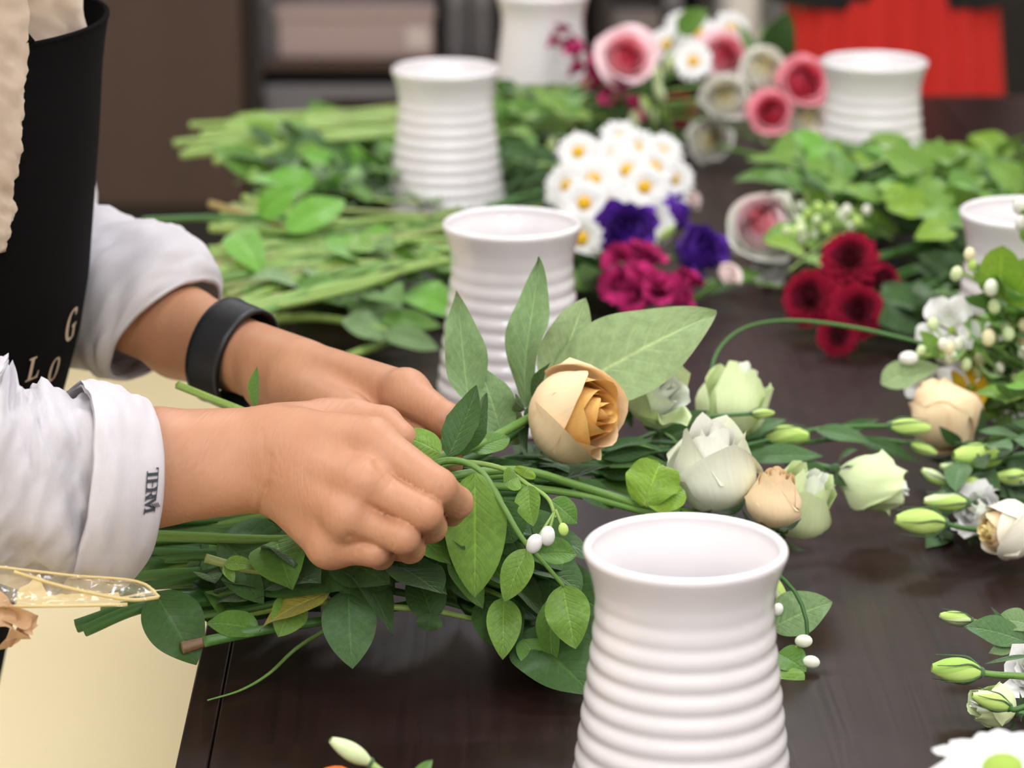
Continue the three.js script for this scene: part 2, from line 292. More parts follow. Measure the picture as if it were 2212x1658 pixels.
// ---------------------------------------------------------------- bodies from joints and radii
function surfaceNets(f, lo, hi, cell) {
  const nx = Math.ceil((hi.x - lo.x) / cell), ny = Math.ceil((hi.y - lo.y) / cell), nzz = Math.ceil((hi.z - lo.z) / cell);
  const X = nx + 1, Y = ny + 1, Z = nzz + 1, val = new Float32Array(X * Y * Z), id = (i, j, k) => (k * Y + j) * X + i;
  for (let k = 0; k < Z; k++) for (let j = 0; j < Y; j++) for (let i = 0; i < X; i++) val[id(i, j, k)] = f(lo.x + i * cell, lo.y + j * cell, lo.z + k * cell);
  const vid = new Int32Array(X * Y * Z).fill(-1), pos = [], idx = [], nor = [], uv = [];
  const C = [[0, 0, 0], [1, 0, 0], [0, 1, 0], [1, 1, 0], [0, 0, 1], [1, 0, 1], [0, 1, 1], [1, 1, 1]], E = [[0, 1], [2, 3], [4, 5], [6, 7], [0, 2], [1, 3], [4, 6], [5, 7], [0, 4], [1, 5], [2, 6], [3, 7]];
  for (let k = 0; k < nzz; k++) for (let j = 0; j < ny; j++) for (let i = 0; i < nx; i++) {
    const v = C.map(([a, b, c]) => val[id(i + a, j + b, k + c)]); let m = 0; for (const q of v) if (q < 0) m++;
    if (m === 0 || m === 8) continue;
    let x = 0, y = 0, z = 0, n = 0;
    for (const [a, b] of E) if ((v[a] < 0) !== (v[b] < 0)) { const t = v[a] / (v[a] - v[b]); x += lerp(C[a][0], C[b][0], t); y += lerp(C[a][1], C[b][1], t); z += lerp(C[a][2], C[b][2], t); n++; }
    const wx = lo.x + (i + x / n) * cell, wy = lo.y + (j + y / n) * cell, wz = lo.z + (k + z / n) * cell, e = cell * 0.6;
    vid[id(i, j, k)] = pos.length / 3; pos.push(wx, wy, wz); uv.push(wx * 4 + wz * 2, wy * 4 + wz * 1.3);
    const g = V(f(wx + e, wy, wz) - f(wx - e, wy, wz), f(wx, wy + e, wz) - f(wx, wy - e, wz), f(wx, wy, wz + e) - f(wx, wy, wz - e)).normalize(); nor.push(g.x, g.y, g.z);
  }
  const quad = (a, b, c, d, flip) => { if (a < 0 || b < 0 || c < 0 || d < 0) return; flip ? idx.push(a, c, b, a, d, c) : idx.push(a, b, c, a, c, d); };
  for (let k = 1; k < nzz; k++) for (let j = 1; j < ny; j++) for (let i = 1; i < nx; i++) {
    const s = val[id(i, j, k)] < 0;
    if (s !== val[id(i + 1, j, k)] < 0) quad(vid[id(i, j - 1, k - 1)], vid[id(i, j, k - 1)], vid[id(i, j, k)], vid[id(i, j - 1, k)], !s);
    if (s !== val[id(i, j + 1, k)] < 0) quad(vid[id(i - 1, j, k - 1)], vid[id(i - 1, j, k)], vid[id(i, j, k)], vid[id(i, j, k - 1)], !s);
    if (s !== val[id(i, j, k + 1)] < 0) quad(vid[id(i - 1, j - 1, k)], vid[id(i, j - 1, k)], vid[id(i, j, k)], vid[id(i - 1, j, k)], !s);
  }
  const g = new THREE.BufferGeometry();
  g.setAttribute('position', new THREE.Float32BufferAttribute(pos, 3)); g.setAttribute('normal', new THREE.Float32BufferAttribute(nor, 3)); g.setAttribute('uv', new THREE.Float32BufferAttribute(uv, 2)); g.setIndex(idx);
  return g;
}
const smin = (a, b, k) => { const h = Math.max(k - Math.abs(a - b), 0) / k; return Math.min(a, b) - h * h * k * 0.25; };
function bone(a, b, ra, rb = ra) {
  a = pt(a); b = pt(b); const dx = b.x - a.x, dy = b.y - a.y, dz = b.z - a.z, q = 1 / Math.max(1e-9, dx * dx + dy * dy + dz * dz);
  return (x, y, z) => { const px = x - a.x, py = y - a.y, pz = z - a.z, h = Math.min(1, Math.max(0, (px * dx + py * dy + pz * dz) * q)), ex = px - dx * h, ey = py - dy * h, ez = pz - dz * h; return Math.sqrt(ex * ex + ey * ey + ez * ez) - (ra + (rb - ra) * h); };
}
const ball = (a, rx, ry = rx, rz = rx) => { a = pt(a); const m = Math.min(rx, ry, rz); return (x, y, z) => { const u = (x - a.x) / rx, v = (y - a.y) / ry, w = (z - a.z) / rz; return (Math.sqrt(u * u + v * v + w * w) - 1) * m; }; };
const join = (list, k) => (x, y, z) => { let d = list[0](x, y, z); for (let i = 1; i < list.length; i++) d = smin(d, list[i](x, y, z), k); return d; };
// palm bones melt into one another, each finger is its own chain rooted in the palm
function handField(palm, fingers, kp = 0.0095) {
  const P0 = join(palm, kp), Fs = fingers.map((f) => join(f, 0.004));
  return (x, y, z) => { const p = P0(x, y, z); let d = 1e9; for (const f of Fs) { const q = smin(p, f(x, y, z), 0.007); d = d > 1e8 ? q : smin(d, q, 0.0006); } return d; };
}
const chain = (pts, rs) => pts.slice(1).map((p, i) => bone(pts[i], p, rs[i], rs[i + 1]));

// ---------------------------------------------------------------- the florist (stands at the long side, facing the table)
const florist = thing('person', 'person in a black apron and white shirt with rolled sleeves, arranging flower stems', 'person', V(-0.44, 0, -2.17));
{
  // near arm and hand
  const nearElbow = pt([-170, 1050, 1.87]), farElbow = pt([90, 585, 2.37]);
  const nearHand = handField([
    bone(nearElbow, [330, 985, 1.92], 0.036, 0.031), bone([250, 1030, 1.91], [330, 1030, 1.92], 0.032, 0.031),
    bone([330, 985, 1.92], [560, 955, 1.935], 0.031, 0.0235), bone([330, 1035, 1.92], [565, 1028, 1.93], 0.031, 0.0235),
    bone([565, 985, 1.93], [640, 980, 1.925], 0.026, 0.027),
    bone([600, 955, 1.93], [805, 957, 1.895], 0.024, 0.0175), bone([610, 990, 1.925], [780, 1043, 1.88], 0.024, 0.0175), bone([610, 1020, 1.925], [748, 1112, 1.878], 0.023, 0.0165), bone([610, 1048, 1.93], [712, 1170, 1.892], 0.021, 0.0155),
    bone([640, 1040, 1.94], [760, 1040, 1.925], 0.024, 0.02), bone([600, 930, 1.955], [720, 915, 1.975], 0.019, 0.0165), bone([650, 950, 1.94], [790, 960, 1.93], 0.02, 0.016),
    ball([790, 1046, 1.8715], 0.0162), ball([755, 1118, 1.8695], 0.0153), ball([714, 1178, 1.884], 0.0143), bone([660, 1005, 1.905], [780, 1044, 1.866], 0.006, 0.007), bone([655, 1035, 1.905], [745, 1112, 1.864], 0.006, 0.007),
  ], [
    chain([[805, 957, 1.892], [945, 1052, 1.868], [987, 1085, 1.898], [975, 1108, 1.92]], [0.0155, 0.0122, 0.0104, 0.0092]),
    chain([[782, 1045, 1.878], [918, 1108, 1.86], [932, 1138, 1.89], [905, 1148, 1.915]], [0.0145, 0.0112, 0.0098, 0.0088]),
    chain([[750, 1116, 1.876], [870, 1160, 1.862], [886, 1184, 1.89], [856, 1184, 1.912]], [0.0135, 0.0106, 0.0094, 0.0085]),
    chain([[714, 1176, 1.89], [808, 1190, 1.872], [822, 1200, 1.893], [795, 1196, 1.912]], [0.0128, 0.0098, 0.0086, 0.008]),
    chain([[700, 915, 1.975], [760, 905, 1.985], [830, 917, 1.98], [868, 945, 1.962]], [0.0165, 0.0145, 0.0125, 0.0105]),
  ]);
  // creases: the inner bend of the wrist and the folds over the finger joints
  const fold = (a, b, deep, w) => { const A = pt([...a, 1.9]), B = pt([...b, 1.9]); return { A, d: B.clone().sub(A), deep, w }; };
  const folds = [fold([584, 985], [578, 1050], 0.0007, 0.0022), fold([578, 1050], [556, 1108], 0.0011, 0.0024), fold([566, 930], [572, 1010], 0.0004, 0.0016), fold([934, 1030], [922, 1068], 0.0005, 0.0011), fold([946, 1036], [936, 1074], 0.0005, 0.0011), fold([958, 1046], [950, 1078], 0.0004, 0.001), fold([905, 1090], [898, 1118], 0.0005, 0.0011), fold([914, 1094], [908, 1122], 0.0005, 0.0011), fold([862, 1146], [856, 1172], 0.0005, 0.0011), fold([818, 1000], [850, 1040], 0.0012, 0.0026), fold([800, 1085], [850, 1112], 0.0012, 0.0026), fold([762, 1150], [810, 1172], 0.0012, 0.0026)];
  const sight = V(0, SP, CP); // folds run in the skin that faces this way
  const nearCut = (x, y, z) => { let d = nearHand(x, y, z); if (d > 0.008 || d < -0.008) return d; for (const f of folds) { const p = V(x, y, z).sub(f.A); p.addScaledVector(sight, -p.dot(sight)); const e = f.d.clone().addScaledVector(sight, -f.d.dot(sight)), h = clamp(p.dot(e) / e.lengthSq(), 0, 1), q = p.addScaledVector(e, -h).length() / f.w; if (q < 3) d += f.deep * Math.exp(-q * q); } return d; };
  const box = (ps, m) => { const b = new THREE.Box3(); for (const p of ps) b.expandByPoint(pt(p)); return b.expandByScalar(m); };
  const nb = box([[230, 1000, 1.91], [1000, 1100, 1.9], [700, 1190, 1.89], [700, 900, 1.98], [868, 945, 1.99]], 0.05);
  // far arm and hand
  const farHand = handField([
    bone(farElbow, [390, 715, 2.28], 0.036, 0.033), bone([390, 700, 2.28], [545, 760, 2.2], 0.031, 0.0225), bone([390, 735, 2.28], [540, 790, 2.2], 0.031, 0.0225),
    bone([560, 780, 2.19], [640, 810, 2.15], 0.026, 0.025), bone([580, 775, 2.18], [872, 848, 2.07], 0.022, 0.016), bone([590, 800, 2.17], [850, 880, 2.085], 0.022, 0.016), bone([590, 820, 2.17], [820, 915, 2.1], 0.021, 0.015), bone([590, 835, 2.17], [790, 945, 2.115], 0.02, 0.014),
    bone([640, 840, 2.14], [760, 900, 2.06], 0.022, 0.016), ball([880, 846, 2.06], 0.0155),
  ], [
    chain([[874, 848, 2.065], [962, 905, 2.03], [1000, 945, 2.025], [1020, 938, 2.03]], [0.0155, 0.0118, 0.0102, 0.009]),
    chain([[850, 882, 2.08], [930, 940, 2.05], [965, 985, 2.04], [975, 1000, 2.02]], [0.0155, 0.012, 0.0105, 0.009]),
    chain([[822, 915, 2.095], [900, 990, 2.07], [940, 1040, 2.05], [960, 1060, 2.02]], [0.015, 0.0115, 0.01, 0.009]),
    chain([[792, 945, 2.11], [860, 1030, 2.08], [920, 1080, 2.05], [968, 1113, 2.0]], [0.014, 0.0108, 0.0095, 0.0088]),
    chain([[700, 880, 2.1], [770, 925, 2.05], [840, 960, 2.02], [890, 985, 2.0]], [0.0175, 0.0148, 0.0125, 0.0102]),
  ]);
  const fb = box([[300, 720, 2.3], [1030, 930, 2.03], [900, 1100, 2.05], [700, 800, 2.1], [600, 760, 2.2], [880, 910, 1.98]], 0.05);
  // the rest of the body, under the clothes
  const ns = V(-0.46, 1.25, -1.985), fs = V(-0.46, 1.25, -2.365), neck = V(-0.445, 1.36, -2.17), head = V(-0.375, 1.515, -2.16);
  const trunk = [bone([-0.49, 0.86, -2.17].length ? V(-0.50, 0.86, -2.1) : 0, V(-0.50, 0.86, -2.24), 0.12), bone(V(-0.49, 0.98, -2.12), V(-0.49, 0.98, -2.22), 0.105), bone(V(-0.475, 1.16, -2.1), V(-0.475, 1.16, -2.24), 0.096), bone(ns, fs, 0.055), bone(neck, V(-0.41, 1.44, -2.165), 0.052), bone(V(-0.455, 1.28, -2.17), neck, 0.06)];
  const bodyF = join([...trunk, bone(ns, nearElbow, 0.047, 0.038), bone(fs, farElbow, 0.047, 0.038), bone(nearElbow, [330, 1000, 1.92], 0.036, 0.03), bone(farElbow, [390, 715, 2.28], 0.036, 0.03),
    bone(V(-0.545, 0.82, -2.09), V(-0.55, 0.46, -2.08), 0.088, 0.058), bone(V(-0.55, 0.46, -2.08), V(-0.59, 0.09, -2.08), 0.055, 0.036), bone(V(-0.59, 0.05, -2.08), V(-0.43, 0.03, -2.07), 0.036, 0.028),
    bone(V(-0.545, 0.82, -2.25), V(-0.55, 0.46, -2.27), 0.088, 0.058), bone(V(-0.55, 0.46, -2.27), V(-0.59, 0.09, -2.27), 0.055, 0.036), bone(V(-0.59, 0.05, -2.27), V(-0.43, 0.03, -2.28), 0.036, 0.028)], 0.035);
  // face: turned to the table, looking down at the work
  const fx = (a, b, c) => head.clone().add(V(a, b, c).applyAxisAngle(V(0, 0, 1), -0.45));
  const headF = join([ball(head, 0.088, 0.105, 0.078), ball(fx(0.02, -0.055, 0), 0.065, 0.06, 0.06), bone(fx(0.078, 0.005, 0), fx(0.098, -0.032, 0), 0.009, 0.014), ball(fx(0.082, -0.065, 0), 0.016, 0.009, 0.024), ball(fx(0.072, -0.092, 0), 0.02), bone(fx(0.074, 0.022, -0.04), fx(0.08, 0.024, 0.04), 0.012),
    ball(fx(0.074, 0.002, 0.03), 0.013), ball(fx(0.074, 0.002, -0.03), 0.013), ball(fx(0, -0.015, 0.08), 0.014, 0.028, 0.008), ball(fx(0, -0.015, -0.08), 0.014, 0.028, 0.008), bone(fx(-0.02, -0.09, 0), V(-0.43, 1.37, -2.165), 0.045)], 0.018);
  const skin = mergeGeometries([
    surfaceNets(nearCut, nb.min, nb.max, 0.0021), surfaceNets(farHand, fb.min, fb.max, 0.0027),
    surfaceNets(bodyF, V(-0.72, -0.01, -2.5), V(-0.12, 1.45, -1.72), 0.014), surfaceNets(headF, V(-0.52, 1.33, -2.28), V(-0.22, 1.66, -2.05), 0.0055)]);
  part(florist, 'body', skin, M.skin);
  const hairF = (x, y, z) => Math.max(Math.min(ball(head.clone().add(V(-0.012, 0.016, 0)), 0.102, 0.112, 0.092)(x, y, z), ball(fx(-0.12, 0.0, 0), 0.05)(x, y, z)), 0.62 * ((x - head.x) * 0.9 - (y - head.y) * 0.436) - 0.012);
  part(florist, 'hair', surfaceNets(hairF, V(-0.62, 1.36, -2.32), V(-0.2, 1.7, -2.0), 0.008), M.hair);
  // shirt body and trousers
  const shirtF = join(trunk.slice(0, 4).map((f, i) => (x, y, z) => f(x, y, z) - 0.014 - 0.004 * nz(x * 14, y * 9, z * 14)), 0.05);
  part(florist, 'shirt', surfaceNets(shirtF, V(-0.72, 0.78, -2.5), V(-0.25, 1.36, -1.84), 0.011), M.shirt, 'white cotton shirt');
  const legF = join([bone(V(-0.525, 0.87, -2.1), V(-0.525, 0.87, -2.24), 0.125), bone(V(-0.545, 0.82, -2.09), V(-0.55, 0.46, -2.08), 0.102, 0.075), bone(V(-0.55, 0.46, -2.08), V(-0.59, 0.09, -2.08), 0.074, 0.06), bone(V(-0.545, 0.82, -2.25), V(-0.55, 0.46, -2.27), 0.102, 0.075), bone(V(-0.55, 0.46, -2.27), V(-0.59, 0.09, -2.27), 0.074, 0.06)], 0.03);
  part(florist, 'trousers', surfaceNets((x, y, z) => Math.max(legF(x, y, z), 0.07 - y, y - 0.93), V(-0.74, 0.05, -2.5), V(-0.28, 0.97, -1.9), 0.012), M.black, 'black trousers');
  for (const z of [-2.08, -2.275]) part(florist, 'shoe', surfaceNets((x, y, q) => Math.max(join([bone(V(-0.59, 0.05, z), V(-0.43, 0.032, z), 0.05, 0.038), bone(V(-0.59, 0.05, z), V(-0.59, 0.1, z), 0.048)], 0.02)(x, y, q), 0.002 - y), V(-0.7, -0.01, z - 0.08), V(-0.34, 0.17, z + 0.08), 0.008), M.black);

  // sleeves: rings along the arm; a ring is centre, axis direction and radii, with cloth folds on it
  const ring = (c, n, r, ry, fold, ph, m = 40) => {
    const up = V(0, 1, 0), a = n.clone().normalize(), b = up.clone().addScaledVector(a, -up.dot(a)).normalize(), s = a.clone().cross(b), out = [];
    for (let j = 0; j <= m; j++) { const t = j / m * Math.PI * 2, w = 1 + fold * (nz(Math.cos(t) * 1.6 + ph, Math.sin(t) * 1.6, ph * 0.7) + 0.5 * nz(Math.cos(t) * 4 + ph * 3, Math.sin(t) * 4, ph * 2.3)); out.push(c.clone().addScaledVector(b, Math.cos(t) * ry * w).addScaledVector(s, Math.sin(t) * r * w)); }
    return out;
  };
  // interpolate ring stations [point, direction, r side, r up, fold]
  function sleeve(stations, n, ph0, speed) {
    const rs = [], cv = (k) => new THREE.CatmullRomCurve3(stations.map((s) => pt(s[k])), false, 'centripetal');
    const cp = new THREE.CatmullRomCurve3(stations.map((s) => pt(s[0])), false, 'catmullrom', 0.5), dirs = stations.map((s) => s[1].clone().normalize());
    for (let i = 0; i <= n; i++) {
      const t = i / n * (stations.length - 1), k = Math.min(stations.length - 2, Math.floor(t)), f = t - k, A = stations[k], B = stations[k + 1];
      rs.push(ring(cp.getPoint(i / n), dirs[k].clone().lerp(dirs[k + 1], f), lerp(A[2], B[2], f), lerp(A[3], B[3], f), lerp(A[4], B[4], f), ph0 + i * speed, 56));
    }
    return rs;
  }
  const thick = (rs, t) => { // turn a ring tube into cloth with two faces and a closed hem
    const m = rs[0].length, inner = rs.map((r) => { const c = r.slice(0, -1).reduce((a, p) => a.add(p), V(0, 0, 0)).multiplyScalar(1 / (m - 1)); return r.map((p) => p.clone().lerp(c, Math.min(0.3, t / p.distanceTo(c)))); });
    return loftRings([...rs, ...inner.reverse()]);
  };
  const dN = V(0.93, 0.08, -0.36), dF = V(0.72, -0.2, 0.66);
  const nearSleeve = sleeve([[ns.clone().add(V(0, 0.02, 0)), V(0.1, -1, 0.2), 0.075, 0.075, 0.05], [V(-0.445, 1.12, -1.9), V(0.1, -1, 0.3), 0.066, 0.07, 0.1], [pt([-205, 820, 1.86]), V(0.4, -0.9, 0.1), 0.062, 0.064, 0.14], [pt([-60, 1010, 1.86]), V(0.85, -0.3, -0.2), 0.058, 0.07, 0.22], [pt([110, 1040, 1.885]), dN, 0.055, 0.064, 0.22], [pt([265, 1045, 1.908]), dN, 0.054, 0.058, 0.1]], 60, 3, 0.22);
  part(florist, 'sleeve', thick(nearSleeve, 0.002), M.shirt, 'white shirt sleeve pushed up above the elbow');
  const nearCuff = sleeve([[pt([140, 1052, 1.888]), V(0.93, -0.22, -0.36), 0.066, 0.071, 0.1], [pt([190, 1054, 1.893]), V(0.93, -0.22, -0.36), 0.067, 0.070, 0.09], [pt([250, 1056, 1.903]), V(0.93, -0.2, -0.36), 0.064, 0.066, 0.07], [pt([292, 1052, 1.91]), V(0.94, -0.18, -0.36), 0.059, 0.061, 0.05], [pt([306, 1046, 1.913]), V(0.94, -0.16, -0.36), 0.054, 0.056, 0.04]], 26, 9, 0.09);
  const nc = part(florist, 'cuff', thick(nearCuff, 0.003), M.shirt, 'turned-up white cuff with dark stitched letters');
  const farSleeve = sleeve([[fs.clone().add(V(0, 0.02, 0)), V(0.1, -1, -0.2), 0.075, 0.075, 0.05], [V(-0.43, 1.1, -2.42), V(0.1, -1, 0.1), 0.066, 0.07, 0.09], [pt([70, 540, 2.4]), V(0.5, -0.7, 0.4), 0.064, 0.068, 0.12], [pt([190, 610, 2.35]), dF, 0.062, 0.068, 0.13], [pt([300, 655, 2.32]), dF, 0.06, 0.064, 0.09]], 46, 21, 0.2);
  part(florist, 'sleeve', thick(farSleeve, 0.002), M.shirt, 'white shirt sleeve of the farther arm');
  const farCuff = sleeve([[pt([268, 632, 2.33]), V(0.75, -0.45, 0.5), 0.066, 0.070, 0.1], [pt([320, 665, 2.31]), V(0.7, -0.5, 0.5), 0.066, 0.069, 0.08], [pt([345, 695, 2.3]), V(0.66, -0.55, 0.5), 0.062, 0.064, 0.06], [pt([356, 712, 2.295]), V(0.62, -0.58, 0.5), 0.056, 0.058, 0.05]], 22, 31, 0.1);
  part(florist, 'cuff', thick(farCuff, 0.003), M.shirt, 'turned-up white cuff of the farther arm');

  // wristband on the farther arm
  {
    const c = pt([508, 768, 2.215]), n = V(0.80, -0.17, 0.57), rs = [];
    const prof = [[-0.018, 0.0005], [-0.0175, 0.0035], [-0.013, 0.0045], [-0.010, 0.0038], [0.010, 0.0038], [0.0135, 0.0035], [0.014, 0.0005], [-0.018, 0.0005]];
    for (const [o, h] of prof) rs.push(ring(c.clone().addScaledVector(n.clone().normalize(), o), n, 0.0345 + h, 0.0385 + h, 0, 1, 48));
    part(florist, 'wristband', loftRings(rs), M.band, 'black rubber wristband');
  }

  // apron: a sheet around the front of the body; rows [height pixel, front pixel]
  const rows = [[10, 229], [40, 226], [90, 218], [150, 212], [300, 205], [420, 196], [600, 183], [720, 164], [830, 136], [950, 100], [1100, 70], [1300, 28], [1440, 0], [1650, -45]].map(([py, px]) => { const sy = (829 - py) / LENS; return pt([px, py, 2.17 / (sy * SP + CP)]); });
  const frontX = (y) => { if (y >= rows[0].y) return rows[0].x; for (let i = 1; i < rows.length; i++) if (y >= rows[i].y) return lerp(rows[i - 1].x, rows[i].x, (rows[i - 1].y - y) / (rows[i - 1].y - rows[i].y)); return rows.at(-1).x - 0.02; };
  const topY = rows[1].y, botY = 0.5;
  const apronAt = (s, y) => { // s: metres along the cloth from the middle of the front, towards the near side positive
    const b = 0.165, a = 0.125, cx = frontX(y) - a, th = s / 0.15, w = 0.004 * nz(s * 22, y * 6, 3) * sstep(0.9, 0.1, Math.abs(s) * 3);
    return V(cx + (a + w) * Math.cos(th), y, -2.17 + (b + w) * Math.sin(th));
  };
  const half = (y) => { const q = sstep(topY - 0.26, topY - 0.02, y); return lerp(0.265, 0.135, q); };
  const rim = (u) => topY - 0.012 * (1 - (2 * u - 1) ** 2) * 0;
  const apronGeo = (off) => sheet(70, 44, (i, j) => { const y = lerp(botY, rim(j), i), s = (j * 2 - 1) * half(y); const p = apronAt(s, y), q = apronAt(s + 0.002, y).sub(apronAt(s - 0.002, y)).normalize(); return p.addScaledVector(V(-q.z, 0, q.x), -off); });
  const front = apronGeo(0.0015), back = apronGeo(-0.0015); { const ix = back.index.array; for (let i = 0; i < ix.length; i += 3) { const t = ix[i]; ix[i] = ix[i + 1]; ix[i + 1] = t; } back.computeVertexNormals(); }
  const hemPts = []; for (let j = 0; j <= 30; j++) hemPts.push(apronAt((j / 15 - 1) * half(topY), topY));
  const sidePts = (sg) => Array.from({ length: 26 }, (_, i) => { const y = lerp(topY, botY, i / 25); return apronAt(sg * half(y), y); });
  const ap = part(florist, 'apron', mergeGeometries([front, back, tube(hemPts, 0.0022, 0.0022, 60, 6), tube(sidePts(1), 0.002, 0.002, 50, 6), tube(sidePts(-1), 0.002, 0.002, 50, 6)]), M.apron, 'black cotton bib apron with beige lettering');
  for (const sg of [1, -1]) { const p = apronAt(sg * (half(topY) - 0.012), topY); part(ap, 'neck_strap', tube([p, p.clone().add(V(-0.05, 0.06, -sg * 0.02)), V(-0.44, 1.33, -2.17 + sg * 0.075), V(-0.5, 1.34, -2.17 + sg * 0.04)], 0.008, 0.008, 20, 6), M.apron); }
  for (const sg of [1, -1]) part(ap, 'waist_tie', tube(Array.from({ length: 7 }, (_, i) => { const th = sg * lerp(1.75, 3.1, i / 6); return V(frontX(0.95) - 0.125 + 0.135 * Math.cos(th), 0.95, -2.17 + 0.175 * Math.sin(th)); }), 0.006, 0.006, 20, 6), M.apron);
  // printed letters follow the cloth
  const font = await new FontLoader().loadAsync('fonts/droid/droid_serif_bold.typeface.json');
  const print = (parent, name, text, size, place, m) => {
    for (const [k, ch] of [...text].entries()) {
      const g = new THREE.ShapeGeometry(font.generateShapes(ch, size), 10), p = g.attributes.position; g.computeBoundingBox();
      for (let i = 0; i < p.count; i++) { const v = place(p.getX(i), p.getY(i), k); p.setXYZ(i, v.x, v.y, v.z); }
      g.computeVertexNormals(); part(parent, name, g, m);
    }
  };
  const onApron = (px, py, gap) => {
    const w = pt([px, py, 2.1]); // find the spot of the cloth on this sight line
    let best = 0, bd = 1e9, by = w.y;
    for (let s = -0.02; s < 0.26; s += 0.002) for (let dy = -0.09; dy < 0.06; dy += 0.003) { const q = apronAt(s, w.y + dy), c = V(q.x, q.y - EYE_H, q.z), d = -(c.y * SP + c.z * CP) > 0 ? -(c.z * CP) - c.y * SP : 1; const X = 1106 + c.x / d * LENS, Y = 829 - (c.y * CP - c.z * SP) / d * LENS, e = Math.hypot(X - px, Y - py); if (e < bd) { bd = e; best = s; by = w.y + dy; } }
    return (x, y, k) => { const s = best - x - k * gap, yy = by + y, q = apronAt(s + 0.001, yy).sub(apronAt(s - 0.001, yy)).normalize(); return apronAt(s, yy).addScaledVector(V(-q.z, 0, q.x), -0.0023); };
  };
  print(ap, 'letter', 'L', 0.0185, onApron(47, 824, 0), M.letters);
  print(ap, 'letter', 'O', 0.0185, onApron(90, 829, 0), M.letters);
  print(ap, 'letter', 'G', 0.0255, onApron(129, 748, 0), M.letters);
  // stitched mark on the near cuff
  { const R = nearCuff, m = R[0].length - 1; const cuffAt = (a, b) => { const i = clamp(a, 0, 0.999) * (R.length - 1), j = clamp(b, 0, 0.999) * m, i0 = Math.floor(i), j0 = Math.floor(j), f = i - i0, g = j - j0; return R[i0][j0].clone().lerp(R[i0 + 1][j0], f).lerp(R[i0][j0 + 1].clone().lerp(R[i0 + 1][j0 + 1], f), g); };
    let bi = 0.85, bj = 0.25, bd = 1e9; const eyeTo = (v) => { const c = V(v.x, v.y - EYE_H, v.z), d = -(c.y * SP) - c.z * CP; return [1106 + c.x / d * LENS, 829 - (c.y * CP - c.z * SP) / d * LENS, d]; };
    for (let a = 0.5; a < 0.99; a += 0.02) for (let b = 0; b < 1; b += 0.01) { const [x, y, d] = eyeTo(cuffAt(a, b)); const e = Math.hypot(x - 316, y - 1015) + (d > 1.9 ? 60 : 0); if (e < bd) { bd = e; bi = a; bj = b; } }
    const [, y1] = eyeTo(cuffAt(bi, bj + 0.02)), [, y0] = eyeTo(cuffAt(bi, bj)), sg = y1 > y0 ? 1 : -1;
    const c0 = R[R.length - 3].reduce((a, p) => a.add(p), V(0, 0, 0)).multiplyScalar(1 / (m + 1));
    for (let q = 0; q < 5; q++) { const a = bi + 0.06 + q * 0.03, p0 = cuffAt(a, bj + sg * 0.058), p1 = cuffAt(Math.min(0.98, a + 0.06), bj + sg * 0.066); const o = (p) => p.addScaledVector(p.clone().sub(c0).normalize(), 0.0016); part(nc, 'loose_thread', tube([o(p0), o(p1)], 0.0004, 0.0003, 3, 4), M.thread); }
    print(nc, 'stitched_letter', 'TERM', 0.0085, (x, y, k) => { const p = cuffAt(bi + y / 0.055, bj + sg * (x + k * 0.0052) / 0.36); return p.addScaledVector(p.clone().sub(c0).normalize(), 0.0012); }, M.thread); }
  // fluffy knit scarf above the bib
  {
    const scarfPts = [V(-0.5, 1.335, -2.27), V(-0.4, 1.33, -2.29), V(-0.355, 1.29, -2.2), V(-0.36, 1.27, -2.1), V(-0.4, 1.27, -2.03), V(-0.5, 1.3, -2.03), V(-0.55, 1.335, -2.15), V(-0.5, 1.335, -2.27)];
    const rough = (g, a) => { const p = g.attributes.position, n = g.attributes.normal; for (let i = 0; i < p.count; i++) { const x = p.getX(i), y = p.getY(i), z = p.getZ(i), d = a * (nz(x * 40, y * 40, z * 40) + 0.8 * nz(x * 130, y * 130, z * 130)); p.setXYZ(i, x + n.getX(i) * d, y + n.getY(i) * d, z + n.getZ(i) * d); } g.computeVertexNormals(); return g; };
    const sc = part(florist, 'scarf', rough(tube(scarfPts, 0.05, 0.05, 120, 40), 0.006), M.knit, 'fluffy beige knitted scarf');
    part(sc, 'scarf_end', rough(tube([V(-0.40, 1.28, -2.04), V(-0.385, 1.2, -2.045), V(-0.39, 1.1, -2.045), V(-0.40, 1.02, -2.04)], (t) => lerp(0.042, 0.03, t), 0, 60, 30), 0.005), M.knit);
    part(sc, 'scarf_end', rough(tube([V(-0.39, 1.3, -2.16), V(-0.378, 1.22, -2.15), V(-0.385, 1.12, -2.14), V(-0.41, 1.05, -2.13)], (t) => lerp(0.062, 0.05, t), 0, 60, 36), 0.005), M.knit);
  }
}

